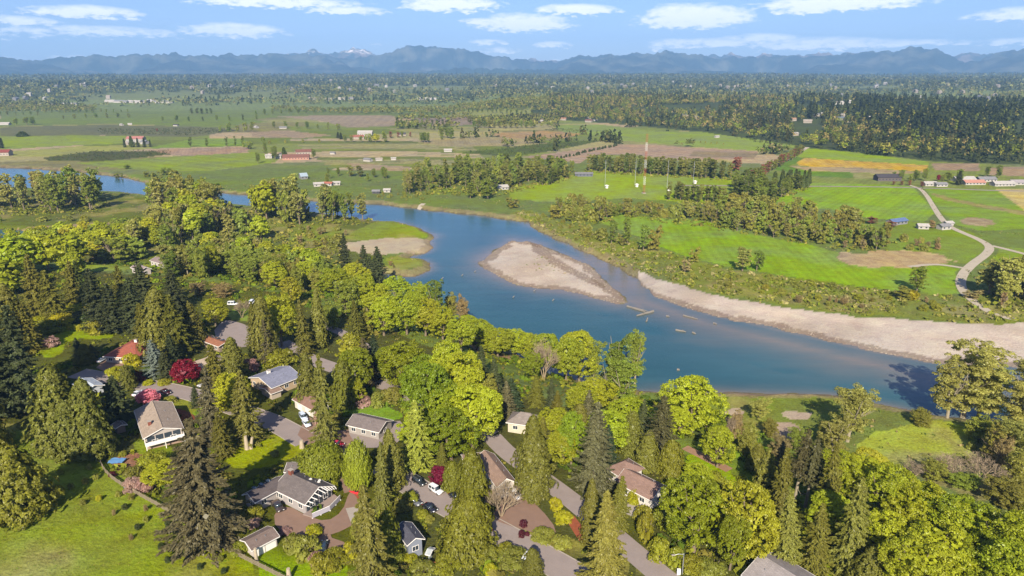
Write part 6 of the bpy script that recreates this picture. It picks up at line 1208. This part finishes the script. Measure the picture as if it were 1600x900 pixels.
def band_ok(x, y): return inpoly(BAND, x, y) & ~inpoly(BEACH, x, y) & (H(x, y) > 1.0) & (fbm(x, y, 20, 33, 3) > -.35)
low_growth(19000, 85, 'scrub', 'dense olive willow scrub above the long gravel beach', -20, 620, 250, 760, band_ok, .7, 1.9, [lin(146,150,56), lin(156,152,72), lin(132,144,50), lin(170,160,104)], 9)
WOODS = [fit(q) for q in ([(-60,318),(20,316),(80,312),(165,314),(172,330),(120,342),(0,340)], [(240,318),(300,320),(345,332),(340,354),(240,344)], [(385,332),(450,330),(485,336),(585,340),(582,354),(470,362),(380,348)], [(630,290),(740,266),(850,264),(903,272),(900,282),(780,310),(630,308)], [(915,264),(1145,278),(1145,286),(915,273)],
    [(1038,314),(1135,320),(1136,326),(1088,326)], [(1140,292),(1265,288),(1268,298),(1180,328),(1150,320)], [(855,326),(900,318),(985,332),(1120,338),(1260,370),(1395,384),(1400,397),(1320,398),(1150,368),(985,346),(900,358)], [(1112,328),(1240,344),(1380,372),(1330,382),(1120,350)], [(1550,455),(1640,445),(1640,492),(1552,492)], [(200,345),(340,345),(530,380),(545,440),(500,470),(380,450),(260,470),(262,400)])]
def woods_ok(x, y):
    m = np.zeros(len(x), bool)
    for P in WOODS: m |= inpoly(P, x, y)
    return m & (H(x, y) > .8)
low_growth(40000, 86, 'undergrowth', 'leafy understorey filling the river groves and creek belts', -700, 760, 330, 1150, woods_ok, .9, 2.8, [lin(150,152,58), lin(134,140,48), lin(160,150,72), lin(120,124,48)], 7)
def hay_ok(x, y):
    m = np.zeros(len(x), bool)
    for P in hay: m |= inpoly(P, x, y)
    return m & (np.hypot(x, y) > 100)
low_growth(26000, 83, 'grass', 'rough tufted grass of the sloping hay field', -260, -30, 95, 300, hay_ok, .08, .26, [lin(120,146,30), lin(142,154,44), lin(160,150,74), lin(100,134,30)], 4)
# stones along the shores
def shore_ok(x, y): z = H(x, y); return (z > .05) & (z < 1.2) & (inpoly(BEACH, x, y) | inpoly(BAR, x, y))
g = np.random.default_rng(84); x = g.uniform(-60, 520, 60000); y = g.uniform(230, 640, 60000); k = shore_ok(x, y); x, y = x[k][:5000], y[k][:5000]; z = H(x, y); r = .12 + .5 * g.uniform(0, 1, len(x)) ** 3
oct_ = np.array([(1,0,0),(0,1,0),(-1,0,0),(0,-1,0),(0,0,.6),(0,0,-.6)], float); V = (np.stack([x, y, z], 1)[:, None] + oct_[None] * r[:, None, None] * g.uniform(.7, 1.3, (len(x), 6, 1))).reshape(-1, 3)
Ff = np.array([(0,1,4),(1,2,4),(2,3,4),(3,0,4)]); Ff = (np.arange(len(x))[:, None, None] * 6 + Ff[None]).reshape(-1, 3); ob('pebbles', mesh('pebbles', V, Ff, mat('river_stone', lin(186,170,150), .9, noise=(1.0, .3))), kind='stuff', label='scattered stones and cobbles on the gravel bars', cat='stones')
# ------------------------------------------------------------------ labels that single each tree out
LM = [(470,760,'grey-roofed deck house'),(407,838,'brown-roofed garage'),(245,668,'beige balcony house'),(192,546,'red-brown hip-roofed house'),(320,566,'pale brown hip-roofed house'),(437,590,'blue-grey roofed house'),(478,625,'low white-walled house'),
 (566,664,'half-hidden grey house'),(815,660,'grey hip-roofed house'),(770,735,'brown gabled house'),(1000,755,'long white-walled house'),(1200,885,'pale grey house by the lawn'),(640,845,'shaded blue-grey house'),(330,532,'rust-coloured carport roof'),(248,408,'house beyond the firs'),
 (125,600,'white metal-roofed house'),(125,520,'pond garden'),(80,760,'rough field edge'),(200,800,'saplings'),(570,640,'fenced green lawn'),(365,520,'grey parking court'),(680,775,'parked cars on the road'),(840,800,'brown drive by the minivan'),(560,772,'red kayak'),
 (900,790,'lane above the mulch bed'),(1066,885,'street lamp'),(1105,715,'dirt track on the slope'),(1230,655,'sandy patches on the flat'),(1420,700,'bright grass flat'),(1425,620,'tree-shaded river edge'),(640,415,'grassy river point'),(610,385,'stony river point'),(600,500,'wooded bank crest'),(720,500,'river edge of the bluff'),(900,560,'bluff edge over the river'),
 (1000,600,'open water below the bluff'),(1300,780,'lower wooded bluff'),(1500,850,'steep bluff corner'),(20,440,'tall cedar grove by the slough'),(60,380,'slough'),(170,330,'near river bend'),(250,290,'upper river bend'),(360,310,'narrow gap of river'),(540,340,'river bend point'),(450,370,'grassy clearing'),(400,430,'wooded bench'),
 (500,430,'side channel'),(615,300,'tiny huts above the bank'),(700,290,'riverside wood'),(860,280,'wood by the transmitter hut'),(945,280,'western guyed mast'),(1006,270,'red and white mast'),(1083,275,'eastern guyed mast'),(1090,315,'square copse'),(1170,300,'copse corner'),(1230,290,'dark conifer strip'),(1210,260,'farm track hedge'),
 (880,340,'willow clump at the bank'),(960,380,'lower willow clump'),(1150,400,'pair of field trees'),(1250,360,'creek belt'),(1350,385,'creek belt end'),(1400,410,'sandy pan'),(1430,440,'lone tree by the bank'),(1520,460,'foot of the gravel lane'),(1580,430,'big trees past the lane'),(1540,380,'lane bend'),(1460,355,'lane cottages'),(1390,350,'blue-roofed shed'),
 (1400,280,'dark barn'),(1500,285,'farmstead'),(1560,290,'long white shed'),(1200,460,'long gravel beach'),(1350,490,'beach scrub'),(1100,440,'beach top end'),(450,245,'red barn farm'),(215,222,'pinkish-roofed farmhouse'),(570,212,'big white block'),(120,250,'dark orchard strip'),(350,222,'line of field poplars'),(30,200,'west end barns'),(520,280,'white sheds on the grass'),
 (600,270,'tan strip field'),(480,190,'far tan field'),(700,190,'middle tree belt'),(800,210,'orange field'),(900,235,'ploughed field'),(1100,240,'ploughed field east end'),(1040,200,'foot of the low ridge'),(130,180,'western far meadow'),(330,185,'central far meadow'),(740,300,'white cottage gap')]
lm = np.array([(a, b) for a, b, c in LM], float); ORD = ['', 'second ', 'third ', 'fourth ', 'fifth ', 'sixth ', 'seventh ', 'eighth ', 'ninth ', 'tenth ', 'eleventh ', 'twelfth ', 'thirteenth ', 'fourteenth ', 'fifteenth ', 'sixteenth ', 'seventeenth ', 'eighteenth ', 'nineteenth ', 'twentieth ']
bk = {}
GR = {'alder': 'alders of the river woods', 'maple': 'maples on the bluff and flats', 'cedar': 'cedars of the village', 'shrub': 'garden and riverbank shrubs', 'fir': 'firs of the village', 'cottonwood': 'cottonwoods along the river', 'willow': 'willows along the river and creek', 'poplar': 'poplars in the valley', 'spruce': 'spruces of the village'}
for (o, k, px, py, h, word, noun, nm) in TREES:
    d = np.hypot(lm[:, 0] - px, (lm[:, 1] - py) * 1.3); i = int(d.argmin()); dx, dy = px - lm[i, 0], py - lm[i, 1]
    rel = ('right of' if dx > 0 else 'left of') if abs(dx) > abs(dy) * 1.4 else ('behind' if dy < 0 else 'in front of')
    size = 'tall' if h > 19 else 'small' if h < 7 and noun != 'shrub' else ''
    bk.setdefault((size, word, noun, rel, i), []).append((d[i], o))
hb_ = {}; BLD = [(o, o.get('category')) for o in COL.objects if o.name.split('.')[0] in ('hill_house', 'valley_barn', 'far_shed')]
for o, c_ in BLD:
    px, py = topix(*o.location); d = np.hypot(lm[:, 0] - px, (lm[:, 1] - py) * 1.3); i = int(d.argmin()); dx, dy = px - lm[i, 0], py - lm[i, 1]; rel = ('right of' if dx > 0 else 'left of') if abs(dx) > abs(dy) * 1.4 else ('behind' if dy < 0 else 'in front of'); hb_.setdefault((c_, rel, i), []).append((d[i], o))
for (c_, rel, i), v in hb_.items():
    v.sort(key=lambda q: q[0])
    for j, (d, o) in enumerate(v): o['label'] = 'distant pale %s, %snearest one %s the %s' % (c_, ORD[min(j, 19)], rel, LM[i][2])
for (size, word, noun, rel, i), v in bk.items():
    v.sort(key=lambda q: q[0])
    for j, (d, o) in enumerate(v):
        t = '%s %s %s' % (size, word, noun) if size else '%s %s' % (word, noun)
        if len(v) == 1: lb = t + ' just ' + rel + ' the ' + LM[i][2]
        else: lb = t + (', nearest one ' if j == 0 else ', %snearest one ' % ORD[min(j, 19)]) + rel + ' the ' + LM[i][2]
        o['label'] = ' '.join(lb.split()); o['category'] = 'shrub' if noun == 'shrub' else 'tree'; o['group'] = GR.get(noun.split()[-1], 'trees of the village')
        if j > 19: o['group'] = 'bushes crowded together'; 
# ------------------------------------------------------------------ the air
hz = bpy.data.materials.new('haze'); hz.use_nodes = True; T_ = NT(hz.node_tree); T_.n.clear()
pv = T_.node('ShaderNodeVolumePrincipled'); pv.inputs['Color'].default_value = (.33, .60, .98, 1); pv.inputs['Density'].default_value = 6.0e-5; pv.inputs['Anisotropy'].default_value = 0.0
om = T_.node('ShaderNodeOutputMaterial'); T_.l.new(pv.outputs[0], om.inputs['Volume'])
ob('haze', MB().box((-30000, -3000, -4), (30000, 21500, 1150)).me('haze', hz), kind='stuff')
